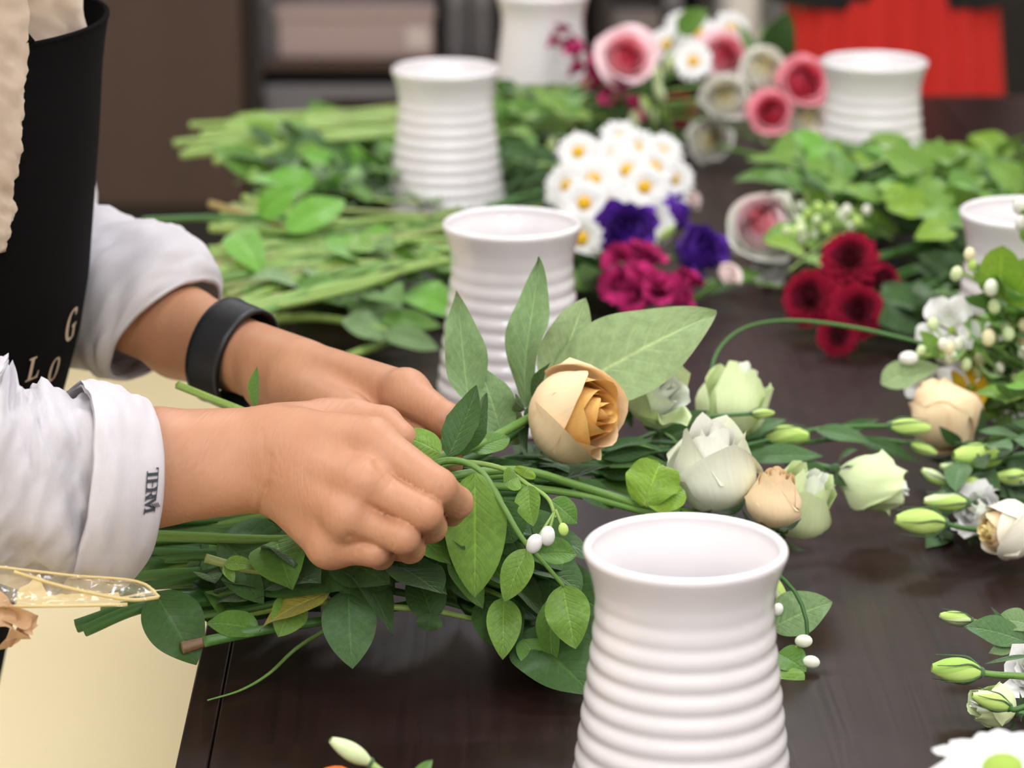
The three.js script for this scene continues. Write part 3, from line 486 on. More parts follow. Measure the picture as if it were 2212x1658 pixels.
// ---------------------------------------------------------------- people at the far end of the table
function standing(label, x, z, turn, height, look) {
  const t = thing('person', label, 'person', V(x, 0, z));
  const k = height / 1.65, R = (a, b, c) => { const v = V(a * k, b * k, c * k).applyAxisAngle(V(0, 1, 0), turn); return v.add(V(x, 0, z)); };
  const b = (p, q, ra, rb) => bone(R(...p), R(...q), ra * k, (rb ?? ra) * k);
  const both = (f) => [f(1), f(-1)].flat();
  const torso = [b([-0.07, 0.9, 0], [0.07, 0.9, 0], 0.115), b([-0.06, 1.08, 0], [0.06, 1.08, 0], 0.1), b([-0.09, 1.24, 0.01], [0.09, 1.24, 0.01], 0.1), b([-0.16, 1.34, 0], [0.16, 1.34, 0], 0.055)];
  const arms = both((s) => [b([s * 0.17, 1.33, 0], [s * 0.22, 1.06, -0.02], 0.046, 0.038), b([s * 0.22, 1.06, -0.02], [s * 0.17, 1.04, 0.17], 0.036, 0.026)]);
  const hands = both((s) => [b([s * 0.17, 1.04, 0.17], [s * 0.15, 1.035, 0.24], 0.026, 0.022), ...[-1, 0, 1, 2].map((q) => b([s * 0.15 + q * 0.014, 1.035, 0.24], [s * 0.14 + q * 0.013, 1.005, 0.295 - Math.abs(q) * 0.008], 0.009, 0.008)), b([s * 0.14, 1.04, 0.2], [s * 0.115, 1.02, 0.25], 0.011, 0.009)]);
  const legs = both((s) => [b([s * 0.085, 0.86, 0], [s * 0.09, 0.47, 0.01], 0.09, 0.056), b([s * 0.09, 0.47, 0.01], [s * 0.09, 0.09, -0.02], 0.055, 0.036), b([s * 0.09, 0.045, -0.02], [s * 0.1, 0.03, 0.13], 0.035, 0.028)]);
  const neck = [b([0, 1.36, 0], [0, 1.46, 0.02], 0.05)], hd = R(0, 1.55, 0.035);
  const headS = [ball(hd, 0.078 * k, 0.108 * k, 0.085 * k), b([0, 1.5, 0.06], [0, 1.48, 0.085], 0.045, 0.028), b([0, 1.555, 0.115], [0, 1.525, 0.13], 0.008, 0.013), ball(R(0, 1.495, 0.115), 0.024 * k, 0.008 * k, 0.014 * k), ...both((s) => [ball(R(s * 0.03, 1.56, 0.108), 0.012 * k), ball(R(s * 0.079, 1.545, 0.03), 0.01 * k, 0.026 * k, 0.014 * k)])];
  const lo = R(0, 0, 0).add(V(-0.42, -0.02, -0.42)), hi = R(0, 0, 0).add(V(0.42, height + 0.05, 0.42));
  part(t, 'body', surfaceNets(join([...torso, ...arms, ...hands, ...legs, ...neck, ...headS], 0.02 * k), lo, hi, 0.014), M.skin);
  const cap = ball(hd.clone().add(V(0, 0.014, 0)), 0.096 * k, 0.118 * k, 0.104 * k), back = V(0, 0, 1).applyAxisAngle(V(0, 1, 0), turn);
  part(t, 'hair', surfaceNets((x0, y0, z0) => Math.max(cap(x0, y0, z0), ((x0 - hd.x) * back.x + (z0 - hd.z) * back.z) - 0.045 - (y0 - hd.y) * 0.45), hd.clone().addScalar(-0.16), hd.clone().addScalar(0.16), 0.01), M.hair);
  const grow = (list, g) => list.map((f) => (x0, y0, z0) => f(x0, y0, z0) - g);
  const hem = (look.hem ?? 0.88) * k;
  part(t, 'jacket', surfaceNets((x0, y0, z0) => Math.max(join(grow([...torso, ...arms, b([-0.075, 0.83, 0], [0.075, 0.83, 0], 0.115)], 0.018), 0.03)(x0, y0, z0), hem - y0), lo, hi, 0.013), M.black, 'black jacket');
  if (look.skirt) {
    const rs = []; for (let i = 0; i <= 14; i++) { const f = i / 14, y = lerp(0.98, 0.5, f) * k, out = []; for (let j = 0; j <= 120; j++) { const a = j / 120 * Math.PI * 2, pl = 1 + (0.015 + 0.05 * f) * Math.sin(a * 22); const v = R(Math.cos(a) * (lerp(0.155, 0.195, f)) * pl, 0, Math.sin(a) * lerp(0.125, 0.2, f) * pl); v.y = y; out.push(v); } rs.push(out); }
    part(t, 'skirt', loftRings(rs), M.red, 'pleated red skirt');
  } else part(t, 'trousers', surfaceNets((x0, y0, z0) => Math.max(join(grow([torso[0], ...legs.filter((_, i) => i % 3 < 2)], 0.02), 0.03)(x0, y0, z0), 0.06 - y0, y0 - 0.95 * k), lo, hi, 0.014), M.black, 'black trousers');
  for (const s of [1, -1]) { const c = join([b([s * 0.09, 0.05, -0.02], [s * 0.1, 0.034, 0.13], 0.045, 0.036)], 0.02); part(t, 'shoe', surfaceNets((x0, y0, z0) => Math.max(c(x0, y0, z0), 0.002 - y0), lo, V(hi.x, 0.16, hi.z), 0.012), M.black); }
  return t;
}
{
  const a = pt([1928, 100, 4.62]), b = pt([2490, 150, 5.3]);
  standing('person in a black jacket and pleated red skirt beyond the far end of the table', a.x, a.z - 0.02, 0.0, 1.62, { skirt: true, hem: 0.815 });
  standing('person dressed all in black beside the one in the red skirt', b.x, b.z, -0.7, 1.68, {});
}

// ---------------------------------------------------------------- leaves, stems and blooms
const leafShape = { ovate: [0.62, 0.9], lance: [0.9, 1.1], round: [0.5, 0.52], obovate: [1.1, 0.62], spoon: [1.3, 0.55], blade: [0.35, 0.9] };
function leafGeo({ b, t, w, k = 'ovate', n = [0.1, 0.75, 0.65], bend = 0.06, fold = 0.18, wave = 0.06, twist = 0, teeth = 0, droop = 0, rows = 14, cols = 6 }) {
  const B = pt(b), T = pt(t), ax = T.clone().sub(B), len = ax.length(), d = ax.clone().normalize();
  const up0 = Array.isArray(n) ? V(...n) : n.clone(); up0.addScaledVector(d, -up0.dot(d)).normalize();
  const sd0 = d.clone().cross(up0), [ea, eb] = leafShape[k], pk = ea / (ea + eb), mx = pk ** ea * (1 - pk) ** eb, ph = rnd() * 9;
  return sheet(rows, cols, (v, j) => {
    const u = j * 2 - 1, q = clamp(v, 0.002, 0.998); let hw = w * (q ** ea) * ((1 - q) ** eb) / mx; if (teeth) hw *= 1 - teeth * (Math.abs((v * 9) % 1 - 0.5));
    const a = twist * v, up = up0.clone().multiplyScalar(Math.cos(a)).addScaledVector(sd0, Math.sin(a)), sd = sd0.clone().multiplyScalar(Math.cos(a)).addScaledVector(up0, -Math.sin(a));
    const lift = bend * len * Math.sin(Math.PI * v) - droop * len * v * v + Math.abs(u) * hw * fold * 2 * (1 - 0.4 * Math.abs(u)) + wave * w * Math.sin(v * 11 + ph + (u > 0 ? 1.3 : 0)) * Math.abs(u);
    return B.clone().addScaledVector(ax, v).addScaledVector(sd, u * hw).addScaledVector(up, lift);
  });
}
function petal(o) {
  const { th = 0, half = 1, rb = 1, rt = 1, h = 1, drop = 0.25, curl = 0, ruf = 0, freq = 9, tuck = 0.05, ph = 0, tip = 0, y0 = 0, rows = 9, cols = 10, belly = 0.5, skew = 0 } = o;
  return sheet(rows, cols, (v, j) => {
    const u = j * 2 - 1, wv = half * (0.3 + 0.7 * sstep(0, 0.5, v)), vv = v * (1 - drop * u * u * (1 + 0.4 * u * u) * v), k = sstep(0.68, 1, v);
    let r = vv < belly ? rb * Math.pow(Math.sin(Math.PI / 2 * Math.max(0.001, vv) / belly), 0.75) : lerp(rb, rt, sstep(belly, 1, vv));
    let y = y0 + h * vv + tip * h * k * (1 - Math.abs(u)) ** 2;
    r = r * (1 + tuck * u) + curl * k * k * (0.75 + 0.5 * u * u) + ruf * Math.sin(u * freq + ph) * sstep(0.45, 1, v); y -= curl * k * k * 0.7 - ruf * 0.6 * Math.cos(u * freq * 1.3 + ph) * k;
    const a = th - u * wv + skew * v * v; return V(Math.cos(a) * r, y, Math.sin(a) * r);
  });
}
// a bloom is a Group around +y, base at the origin, outer radius about 1
function bloom(name, petals, extras = []) {
  const g = new THREE.Group(); g.name = name;
  for (const [geo, m] of petals) local(g, 'petal', geo, m);
  for (const [n, geo, m] of extras) local(g, n, geo, m);
  return g;
}
const sepals = (n, len, w, r0, out, m) => Array.from({ length: n }, (_, i) => { const a = i / n * Math.PI * 2 + 0.3; return ['sepal', leafGeo({ b: V(Math.cos(a) * r0 * 0.3, -0.02, Math.sin(a) * r0 * 0.3), t: V(Math.cos(a) * (r0 + out), len, Math.sin(a) * (r0 + out)), w, k: 'lance', n: V(Math.cos(a), 0.2, Math.sin(a)), bend: 0.12, rows: 8, cols: 2 }), m]; });
function roseBloom(inner, middle, outer, { N = 17, open = 1.05, H = 1.7, curl = 0.2, ruf = 0, calyx = L.dark, wide = 1, broad = 1.05, tip = 0.04, close = 0.6 } = {}) {
  const ps = [];
  for (let i = 0; i < N; i++) {
    const f = i / (N - 1), rb = 0.1 + 0.84 * f ** 0.85 * wide, m = f < 0.4 ? inner : f < 0.72 ? middle : outer;
    ps.push([petal({ th: i * 2.4 + rr(-0.15, 0.15), half: lerp(1.9, broad, f), rb, rt: rb * lerp(close, open, f), h: H * lerp(1.08, 0.9, f) * rr(0.97, 1.03), drop: lerp(0.1, 0.3, f), curl: curl * f * f, ruf: ruf * (0.3 + f), freq: rr(7, 11), ph: rr(0, 6), tuck: 0.06, skew: 0.55, tip: f > 0.6 ? tip : 0 }), m]);
  }
  return bloom('bloom', ps, [...sepals(5, 0.35, 0.16, 0.85, 0.1, calyx), ['calyx', new THREE.SphereGeometry(0.2, 12, 8).scale(1, 0.8, 1).translate(0, -0.05, 0), calyx]]);
}
function budBloom(m, m2, { slim = 1, sep = true } = {}) { // closed, spirally wrapped bud of length 3.5, radius about 1
  const wrap = (a0, mm) => [sheet(14, 12, (v, j) => { const a = a0 - (j - 0.5) * 2.9 + v * 1.5, r = slim * Math.sin(Math.PI * clamp(0.06 + v * 0.86, 0, 1)) ** 0.7 * (1 - 0.25 * v) * (1.02 + 0.09 * (j - 0.5)); return V(Math.cos(a) * r, v * 3.5, Math.sin(a) * r); }), mm];
  const ex = [['calyx', new THREE.SphereGeometry(0.42, 12, 8).scale(1, 0.75, 1), L.blue]];
  if (sep) for (let i = 0; i < 5; i++) { const a = i * 1.257 + 0.4; ex.push(['sepal', tube([V(Math.cos(a) * 0.3, 0, Math.sin(a) * 0.3), V(Math.cos(a) * slim * 1.02, 0.95, Math.sin(a) * slim * 1.02), V(Math.cos(a + 0.2) * slim * 1.04, 2.0, Math.sin(a + 0.2) * slim * 1.04), V(Math.cos(a + 0.3) * slim * 0.98, 3.3, Math.sin(a + 0.3) * slim * 0.98)], 0.1, 0.025, 10, 5), L.blue]); }
  return bloom('bloom', [wrap(0, m), wrap(2.09, m2), wrap(4.19, m)], ex);
}
function daisyBloom(m, n = 17, centre = M.yellow) {
  const ps = [];
  for (let l = 0; l < 2; l++) for (let i = 0; i < n; i++) { const a = (i + l * 0.5) / n * Math.PI * 2 + rr(-0.06, 0.06), R = rr(0.92, 1.04) * (l ? 0.86 : 1), y = l ? 0.13 : 0.04; ps.push([leafGeo({ b: V(Math.cos(a) * 0.14, 0, Math.sin(a) * 0.14), t: V(Math.cos(a) * R, y + rr(-0.05, 0.1), Math.sin(a) * R), w: 0.145, k: 'spoon', n: V(0, 1, 0), bend: 0.09, fold: 0.12, rows: 7, cols: 3 }), m]); }
  return bloom('bloom', ps, [['flower_centre', new THREE.SphereGeometry(0.27, 18, 12).scale(1, 0.55, 1).translate(0, 0.1, 0), centre], ['calyx', new THREE.SphereGeometry(0.24, 12, 8).scale(1, 0.5, 1).translate(0, -0.05, 0), L.mid]]);
}
function pomponBloom(inner, outer) {
  const ps = [], N = 64;
  for (let i = 0; i < N; i++) { const f = (i + 0.5) / N, el = lerp(1.5, -0.15, f), a = i * 2.39996, R = lerp(0.8, 1.02, f), c = Math.cos(el), s = Math.sin(el), d = V(Math.cos(a) * c, s * 0.75, Math.sin(a) * c); ps.push([leafGeo({ b: V(d.x * 0.2, 0.35 + d.y * 0.2, d.z * 0.2), t: V(d.x * R, 0.35 + d.y * R, d.z * R), w: 0.2, k: 'spoon', n: V(-d.x * 0.6, 1.2, -d.z * 0.6), bend: -0.12, fold: 0.3, rows: 5, cols: 2 }), f < 0.4 ? inner : outer]); }
  return bloom('bloom', ps, [['calyx', new THREE.SphereGeometry(0.4, 12, 8).scale(1, 0.6, 1).translate(0, 0.1, 0), L.dark]]);
}
function openBloom(m, n = 5, { w = 0.75, up = 0.35, centre = M.green0 } = {}) { // flat flower with broad petals
  const ps = []; for (let i = 0; i < n; i++) { const a = i / n * Math.PI * 2 + rr(-0.1, 0.1); ps.push([leafGeo({ b: V(Math.cos(a) * 0.06, 0, Math.sin(a) * 0.06), t: V(Math.cos(a), up + rr(-0.1, 0.1), Math.sin(a)), w: w * 0.55, k: 'spoon', n: V(0, 1, 0), bend: 0.08, wave: 0.2, rows: 9, cols: 6 }), m]); }
  return bloom('bloom', ps, [['flower_centre', new THREE.SphereGeometry(0.12, 10, 8).translate(0, 0.08, 0), centre]]);
}
function floretBloom(m1, m2) { // ruffled snapdragon floret
  const ps = []; for (let i = 0; i < 6; i++) ps.push([petal({ th: i * 1.05, half: 0.75, rb: 0.55, rt: 1.0, h: 1.5, drop: 0.2, curl: 0.25, ruf: 0.09, freq: 10, ph: i }), i % 2 ? m1 : m2]);
  return bloom('floret', ps);
}
const proto = {
  peach: roseBloom(P.peachIn, P.peachIn, P.peachOut, { open: 0.8, curl: 0.1, H: 1.75, N: 15, broad: 1.3 }), creamBud: roseBloom(P.yellowPale, P.peachOut, P.cream, { open: 0.72, curl: 0.1, H: 1.7, broad: 1.2 }), peachBud: roseBloom(P.peachOut, P.peachOut, P.peachOut, { open: 0.6, curl: 0.03, H: 1.8 }), peachOpen: roseBloom(P.yellowPale, P.peachOut, P.cream, { open: 1.15, curl: 0.25, H: 1.5 }),
  cream: roseBloom(P.creamIn, P.cream, P.ivory, { open: 0.95, curl: 0.18, H: 1.4, N: 26, close: 0.4 }), white: roseBloom(P.ivory, P.ivory, P.whiteGreen, { open: 0.78, curl: 0.16, H: 1.95, N: 12, broad: 1.25, tip: 0.14 }),
  pink: roseBloom(P.pinkDeep, P.pink, P.pinkPale, { open: 1.2, curl: 0.3, H: 1.25, N: 25, close: 0.4 }), pinkRose: roseBloom(P.pinkDeep, P.pinkDeep, P.pink, { open: 1.15, curl: 0.25, H: 1.25, N: 25, close: 0.4 }), blush: roseBloom(P.pink, P.pinkPale, P.ivory, { open: 0.95, curl: 0.15, H: 1.45, N: 24, close: 0.4 }), blushSmall: roseBloom(P.blush, P.blush, P.blush, { open: 1.1, curl: 0.2, H: 1.1, N: 10 }),
  lisi: roseBloom(P.limeIn, P.limeIn, P.limeOut, { open: 1.15, curl: 0.1, H: 1.7, ruf: 0.06, N: 11 }), lisiHalf: roseBloom(P.limeIn, P.limeOut, P.limeOut, { open: 0.8, curl: 0.05, H: 2.0, ruf: 0.05, N: 9 }),
  lisiWhite: roseBloom(P.limeIn, P.white, P.white, { open: 1.3, curl: 0.15, H: 1.4, ruf: 0.1, N: 11 }), purple: roseBloom(P.purpleIn, P.purple, P.purple, { open: 1.05, curl: 0.12, H: 1.5, ruf: 0.07, N: 11 }),
  bud: budBloom(P.bud, P.budDark), budSlim: budBloom(P.bud, P.limeOut, { slim: 0.8 }), budPlain: budBloom(P.limeOut, P.bud, { slim: 0.75, sep: false }),
  daisy: daisyBloom(P.white), daisy2: daisyBloom(P.white, 15), bigDaisy: daisyBloom(P.white, 19, M.green0), pompon: pomponBloom(P.burgundyIn, P.burgundy), magenta: pomponBloom(P.magentaIn, P.magenta),
  openWhite: openBloom(P.white), openYellow: openBloom(P.yellow, 5, { w: 0.6 }), floret: floretBloom(P.magenta, P.magentaIn), orange: roseBloom(P.orange, P.orange, P.orange, { open: 1.1, H: 1.4 }),
};
const bloomH = { bud: 3.5, budSlim: 3.5, budPlain: 3.5, daisy: 0.3, daisy2: 0.3, bigDaisy: 0.3, pompon: 1, magenta: 1, openWhite: 0.4, openYellow: 0.4, floret: 1.5 };
function setBloom(parent, kind, c, axis, s, roll) {
  const g = proto[kind].clone(), a = V(...axis).normalize(), h = (bloomH[kind] ?? 1.6) * s, base = pt(c).addScaledVector(a, -h * 0.5);
  g.scale.setScalar(s); g.quaternion.setFromUnitVectors(V(0, 1, 0), a).multiply(new THREE.Quaternion().setFromAxisAngle(V(0, 1, 0), roll ?? rr(0, 6)));
  g.position.copy(base.clone().sub(worldOf(parent))); parent.add(g); return base;
}
// one flower: bloom on its own stem with its own leaves. stem runs from the cut end towards the bloom.
function flower(name, label, category, group, o) {
  const a = V(...o.axis).normalize(), h = (bloomH[o.k] ?? 1.6) * o.s, c = pt(o.c), base = c.clone().addScaledVector(a, -h * 0.5);
  const pth = (o.stem ?? [base.clone().addScaledVector(a, -0.05).setY(Math.max(TOP + 0.004, base.y - a.y * 0.05 - 0.004))]).map(pt);
  const org = pth[0].clone(), t = thing(name, label, category, org, group), sr = o.r ?? 0.0026;
  if (!o.noStem) part(t, 'stem', tube([...pth, base], sr * 1.1, sr * 0.9, 10 + pth.length * 5, 7), o.sm ?? S.mid);
  setBloom(t, o.k, c, o.axis, o.s, o.roll);
  addLeaves(t, o); return t;
}
function addLeaves(t, o) {
  for (const l of o.leaves ?? []) part(t, 'leaf', leafGeo(l), l.m ?? L.mid, l.label);
  for (const b of o.buds ?? []) { const c = pt(b.c); const g = part(t, 'bud', new THREE.SphereGeometry(1, 10, 8).scale(b.s, b.s * 1.35, b.s).applyQuaternion(new THREE.Quaternion().setFromUnitVectors(V(0, 1, 0), V(...(b.axis ?? [0.2, 0.9, 0.3])).normalize())).translate(c.x, c.y, c.z), b.m ?? P.ivory); if (b.from) part(t, 'stalk', tube([b.from, b.c], 0.0011, 0.0013, 4, 5), S.light); }
}
// leafy stem: explicit leaves and / or leaves set in pairs along it
function sprig(name, label, category, group, o) {
  const pth = o.path.map(pt), t = thing(name, label, category, pth[0].clone(), group), r = o.r ?? [0.0026, 0.0014];
  const g = tube(pth, r[0], r[1], o.seg ?? 6 + pth.length * 5, 6), cv = g.userData.curve; part(t, 'stem', g, o.sm ?? S.dark);
  for (const q of o.twigs ?? []) part(t, 'twig', tube(q.p, q.r ?? 0.0016, (q.r ?? 0.0016) * 0.8, 10, 6), q.m ?? S.mid);
  addLeaves(t, o);
  const A = o.auto;
  if (A) for (let i = 0; i < A.n; i++) {
    const f = lerp(A.from ?? 0.1, A.to ?? 0.98, A.n > 1 ? (Math.floor(i / 2) * 2) / (A.n - 1 || 1) : 0.5), p = cv.getPoint(clamp(f, 0, 1)), d = cv.getTangent(clamp(f, 0, 1));
    const side = d.clone().cross(V(0, 1, 0)).normalize().multiplyScalar(i % 2 ? 1 : -1), len = rr(A.len[0], A.len[1]);
    const dir = d.clone().multiplyScalar(rr(0.3, 0.9)).addScaledVector(side, rr(0.35, 1)).addScaledVector(V(0, 1, 0), rr(A.rise?.[0] ?? -0.3, A.rise?.[1] ?? 0.7)).normalize(), tip = p.clone().addScaledVector(dir, len);
    const floorY = TOP + 0.003; if (!A.free && tip.y < floorY) tip.y = floorY + rnd() * 0.006;
    part(t, 'leaf', leafGeo({ b: p, t: tip, w: len * rr(A.wid[0], A.wid[1]), k: pick(A.k ?? ['ovate', 'lance']), n: V(rr(-0.5, 0.5), 1, rr(-0.1, 0.9)), bend: rr(-0.02, 0.12), droop: rr(0, 0.12), fold: rr(0.05, 0.3), twist: rr(-0.5, 0.5), rows: A.rows ?? 10, cols: 4 }), pick(A.m));
  }
  if (A?.berries) for (let i = 0; i < A.berries; i++) { const p = cv.getPoint(rr(0.35, 1)), e = p.clone().add(V(rr(-1, 1), rr(0.1, 1), rr(-0.6, 1)).multiplyScalar(0.028)); part(t, 'stalk', tube([p, e], 0.0009, 0.001, 3, 5), S.light); const s = rr(0.0042, 0.0062); part(t, 'bud', new THREE.SphereGeometry(1, 9, 7).scale(s, s * 1.25, s).translate(e.x, e.y, e.z), pick(A.bm ?? [P.creamIn, P.cream, P.whiteGreen, P.limeOut])); }
  return t;
}

// ---------------------------------------------------------------- the bunch held in the hands
const G_HELD = 'flowers and stems held in the hands';
flower('rose', 'large peach rose held up by the hand in front of the middle vase', 'rose', G_HELD, {
  k: 'peach', c: [1226, 893, 2.08], axis: [0.72, 0.22, 0.62], s: 0.0395, roll: 1.2, r: 0.0037, sm: S.mid,
  stem: [[330, 1190, 2.09], [600, 1110, 2.06], [860, 1030, 1.965], [960, 984, 1.99], [1040, 957, 2.03]],
  leaves: [
    { b: [968, 985, 1.965], t: [1030, 832, 1.975], w: 0.0135, m: L.dark, k: 'ovate', n: [-0.5, 0.25, 0.8], teeth: 0.14, fold: 0.12, bend: -0.04 }, { b: [985, 978, 1.985], t: [1050, 848, 2.0], w: 0.013, m: L.dark, k: 'ovate', n: [0.9, 0.1, 0.4], teeth: 0.14, fold: 0.25 },
    { b: [952, 978, 1.955], t: [866, 940, 1.96], w: 0.0115, m: L.fresh, k: 'round', n: [0.2, 0.5, 0.85], fold: -0.25, bend: 0.1 }, { b: [1020, 975, 2.02], t: [1100, 945, 2.05], w: 0.01, m: L.mid }],
});
sprig('leafy_stem', 'leafy stem with one large pale-veined leaf hanging below the knuckles', 'leafy stem', G_HELD, {
  path: [[300, 1230, 2.08], [600, 1140, 2.05], [860, 1050, 1.96], [960, 995, 1.965], [1035, 1014, 1.95], [1085, 1090, 1.945], [1130, 1165, 1.945], [1175, 1215, 1.95], [1218, 1266, 1.955]], r: [0.0032, 0.0015], sm: S.mid, seg: 60,
  leaves: [
    { b: [1026, 1020, 1.945], t: [1026, 1291, 1.955], w: 0.0215, m: L.fresh, k: 'ovate', n: [0.15, 0.35, 0.93], bend: 0.02, fold: 0.1, wave: 0.1, rows: 22, cols: 8 },
    { b: [1216, 1264, 1.955], t: [1243, 1401, 1.945], w: 0.0155, m: L.fresh, k: 'ovate', n: [-0.1, 0.45, 0.9], bend: 0.05, wave: 0.12, rows: 18 }, { b: [1140, 1185, 1.945], t: [1090, 1299, 1.945], w: 0.0108, m: L.fresh, k: 'ovate', n: [-0.2, 0.3, 0.9], fold: 0.15 },
    { b: [1160, 1195, 1.955], t: [1246, 1197, 1.965], w: 0.0105, m: L.mid, k: 'ovate', n: [0.1, 0.7, 0.7], fold: 0.35 }, { b: [1080, 1080, 1.955], t: [1108, 1172, 1.96], w: 0.0125, m: L.dark, k: 'round', n: [0.3, 0.3, 0.9] },
    { b: [1195, 1290, 1.97], t: [1195, 1440, 1.975], w: 0.011, m: L.mid, k: 'ovate', n: [-0.6, 0.2, 0.7] }],
});
sprig('jasmine_sprig', 'jasmine sprig with two round white buds beside the ribbed vase rim', 'jasmine', G_HELD, {
  path: [[880, 1040, 1.98], [980, 1000, 1.985], [1080, 1010, 1.98], [1140, 1046, 1.965], [1185, 1078, 1.955], [1200, 1118, 1.95]], r: [0.0024, 0.0013], sm: S.light, seg: 36,
  leaves: [{ b: [1142, 1048, 1.96], t: [1152, 1136, 1.955], w: 0.0098, m: L.fresh, k: 'ovate', n: [-0.4, 0.3, 0.8], fold: 0.3 }, { b: [1190, 1080, 1.96], t: [1247, 1130, 1.965], w: 0.009, m: L.mid, n: [0.2, 0.6, 0.7] }, { b: [1118, 1030, 1.965], t: [1088, 1045, 1.96], w: 0.0085, m: L.fresh, k: 'round', n: [0.1, 0.4, 0.9], fold: 0.4 }, { b: [1130, 1030, 1.97], t: [1140, 1010, 1.97], w: 0.008, m: L.lime, k: 'round', n: [0.1, 0.6, 0.8] }],
  buds: [{ c: [1154, 1174, 1.945], s: 0.0054, axis: [-0.45, -0.85, 0.1], from: [1196, 1108, 1.95], m: P.white }, { c: [1183, 1157, 1.945], s: 0.0052, axis: [-0.1, -0.95, 0.1], from: [1198, 1105, 1.95], m: P.white }, { c: [1217, 1143, 1.948], s: 0.0035, axis: [0.15, -0.95, 0.1], from: [1200, 1100, 1.95], m: P.bud }],
});
sprig('broad_leaf_stem', 'stem with broad pale green upright leaves behind the peach rose', 'leafy stem', G_HELD, {
  path: [[420, 1200, 2.12], [700, 1110, 2.1], [900, 1030, 2.03], [1030, 985, 2.06], [1120, 930, 2.1], [1200, 865, 2.13]], r: [0.0042, 0.003], sm: S.dark,
  leaves: [
    { b: [1185, 870, 2.13], t: [1548, 675, 2.16], w: 0.035, m: L.pale, k: 'ovate', n: [-0.1, 0.62, 0.75], bend: 0.05, fold: 0.1, wave: 0.1, rows: 24, cols: 10 }, { b: [1180, 850, 2.14], t: [1262, 644, 2.17], w: 0.021, m: L.pale, k: 'ovate', n: [0.3, 0.3, 0.85], wave: 0.14, rows: 18, cols: 8 },
    { b: [1135, 880, 2.11], t: [1161, 556, 2.14], w: 0.0145, m: L.sage, k: 'lance', n: [-0.6, 0.1, 0.75], wave: 0.4, bend: 0.07, fold: 0.35, twist: 1.0, rows: 24, cols: 6 }, { b: [1022, 900, 2.08], t: [985, 626, 2.1], w: 0.0155, m: L.sage, k: 'lance', n: [0.55, 0.15, 0.8], wave: 0.3, bend: -0.06, fold: 0.4, twist: -0.7, rows: 22, cols: 6 },
    { b: [1085, 945, 2.09], t: [1035, 790, 2.1], w: 0.0165, m: L.sage, k: 'ovate', n: [0.2, 0.3, 0.9], wave: 0.12 }, { b: [1120, 960, 2.1], t: [1075, 850, 2.12], w: 0.013, m: L.pale, n: [-0.3, 0.3, 0.9] }, { b: [1290, 870, 2.13], t: [1340, 800, 2.15], w: 0.011, m: L.pale, n: [0.2, 0.5, 0.8] }],
});
flower('rose', 'white rose with pointed petal tips just behind the vase by the held bunch', 'rose', G_HELD, { k: 'white', c: [1532, 1032, 2.12], axis: [0.12, 0.97, 0.08], s: 0.0355, roll: 0.6, r: 0.0032, stem: [[380, 1240, 2.1], [640, 1150, 2.08], [880, 1050, 1.975], [1110, 1015, 2.02], [1260, 1052, 2.06], [1410, 1098, 2.09]], leaves: [{ b: [1392, 1090, 2.07], t: [1425, 1000, 2.09], w: 0.02, m: L.lime, k: 'round', n: [0, 0.7, 0.7], wave: 0.2 }, { b: [1400, 1092, 2.07], t: [1478, 1058, 2.08], w: 0.013, m: L.lime, k: 'round', n: [0.1, 0.7, 0.7] }, { b: [1240, 1050, 2.06], t: [1330, 1095, 2.08], w: 0.011, m: L.dark }] });
flower('rose', 'pointed peach rose half hidden behind the rim of the vase by the held bunch', 'rose', G_HELD, { k: 'peachBud', c: [1670, 1086, 2.1], axis: [0.1, 0.97, 0.05], s: 0.0245, r: 0.003, stem: [[420, 1260, 2.1], [660, 1160, 2.09], [890, 1060, 1.985], [1200, 1060, 2.05], [1500, 1130, 2.1]] });
flower('lisianthus', 'pale green lisianthus beside the half-hidden peach rose', 'lisianthus', G_HELD, { k: 'lisiHalf', c: [1722, 1102, 2.17], axis: [0.45, 0.8, 0.25], s: 0.03, r: 0.0026, sm: S.dark, stem: [[900, 1040, 2.06], [1200, 1040, 2.1], [1500, 1120, 2.17]] });
flower('lisianthus', 'ruffled white-green lisianthus touching the large peach rose', 'lisianthus', G_HELD, { k: 'lisi', c: [1408, 858, 2.2], axis: [0.5, 0.62, 0.6], s: 0.0275, sm: S.dark, stem: [[880, 1030, 2.08], [1120, 985, 2.14], [1290, 930, 2.19]] });
flower('lisianthus', 'lime green lisianthus with a thin green bud stem crossing it', 'lisianthus', G_HELD, { k: 'lisiHalf', c: [1572, 888, 2.3], axis: [0.35, 0.85, -0.25], s: 0.033, sm: S.dark, stem: [[890, 1040, 2.09], [1180, 1000, 2.17], [1440, 950, 2.28]], leaves: [{ b: [1420, 955, 2.24], t: [1530, 885, 2.24], w: 0.009, m: L.dark, k: 'lance' }, { b: [1400, 960, 2.24], t: [1510, 920, 2.23], w: 0.008, m: L.dark, k: 'lance' }] });
flower('lisianthus', 'large closed pale green lisianthus drooping over the bare table', 'lisianthus', G_HELD, { k: 'lisiHalf', c: [1866, 1036, 2.28], axis: [0.8, -0.25, 0.1], s: 0.0285, sm: S.dark, stem: [[900, 1050, 2.08], [1300, 1010, 2.2], [1640, 985, 2.28], [1790, 1010, 2.29]], leaves: [{ b: [1600, 990, 2.26], t: [1780, 985, 2.27], w: 0.009, m: L.blue, k: 'lance' }, { b: [1680, 990, 2.26], t: [1810, 1045, 2.27], w: 0.008, m: L.dark, k: 'lance' }, { b: [1500, 990, 2.24], t: [1560, 950, 2.24], w: 0.012, m: L.dark }] });
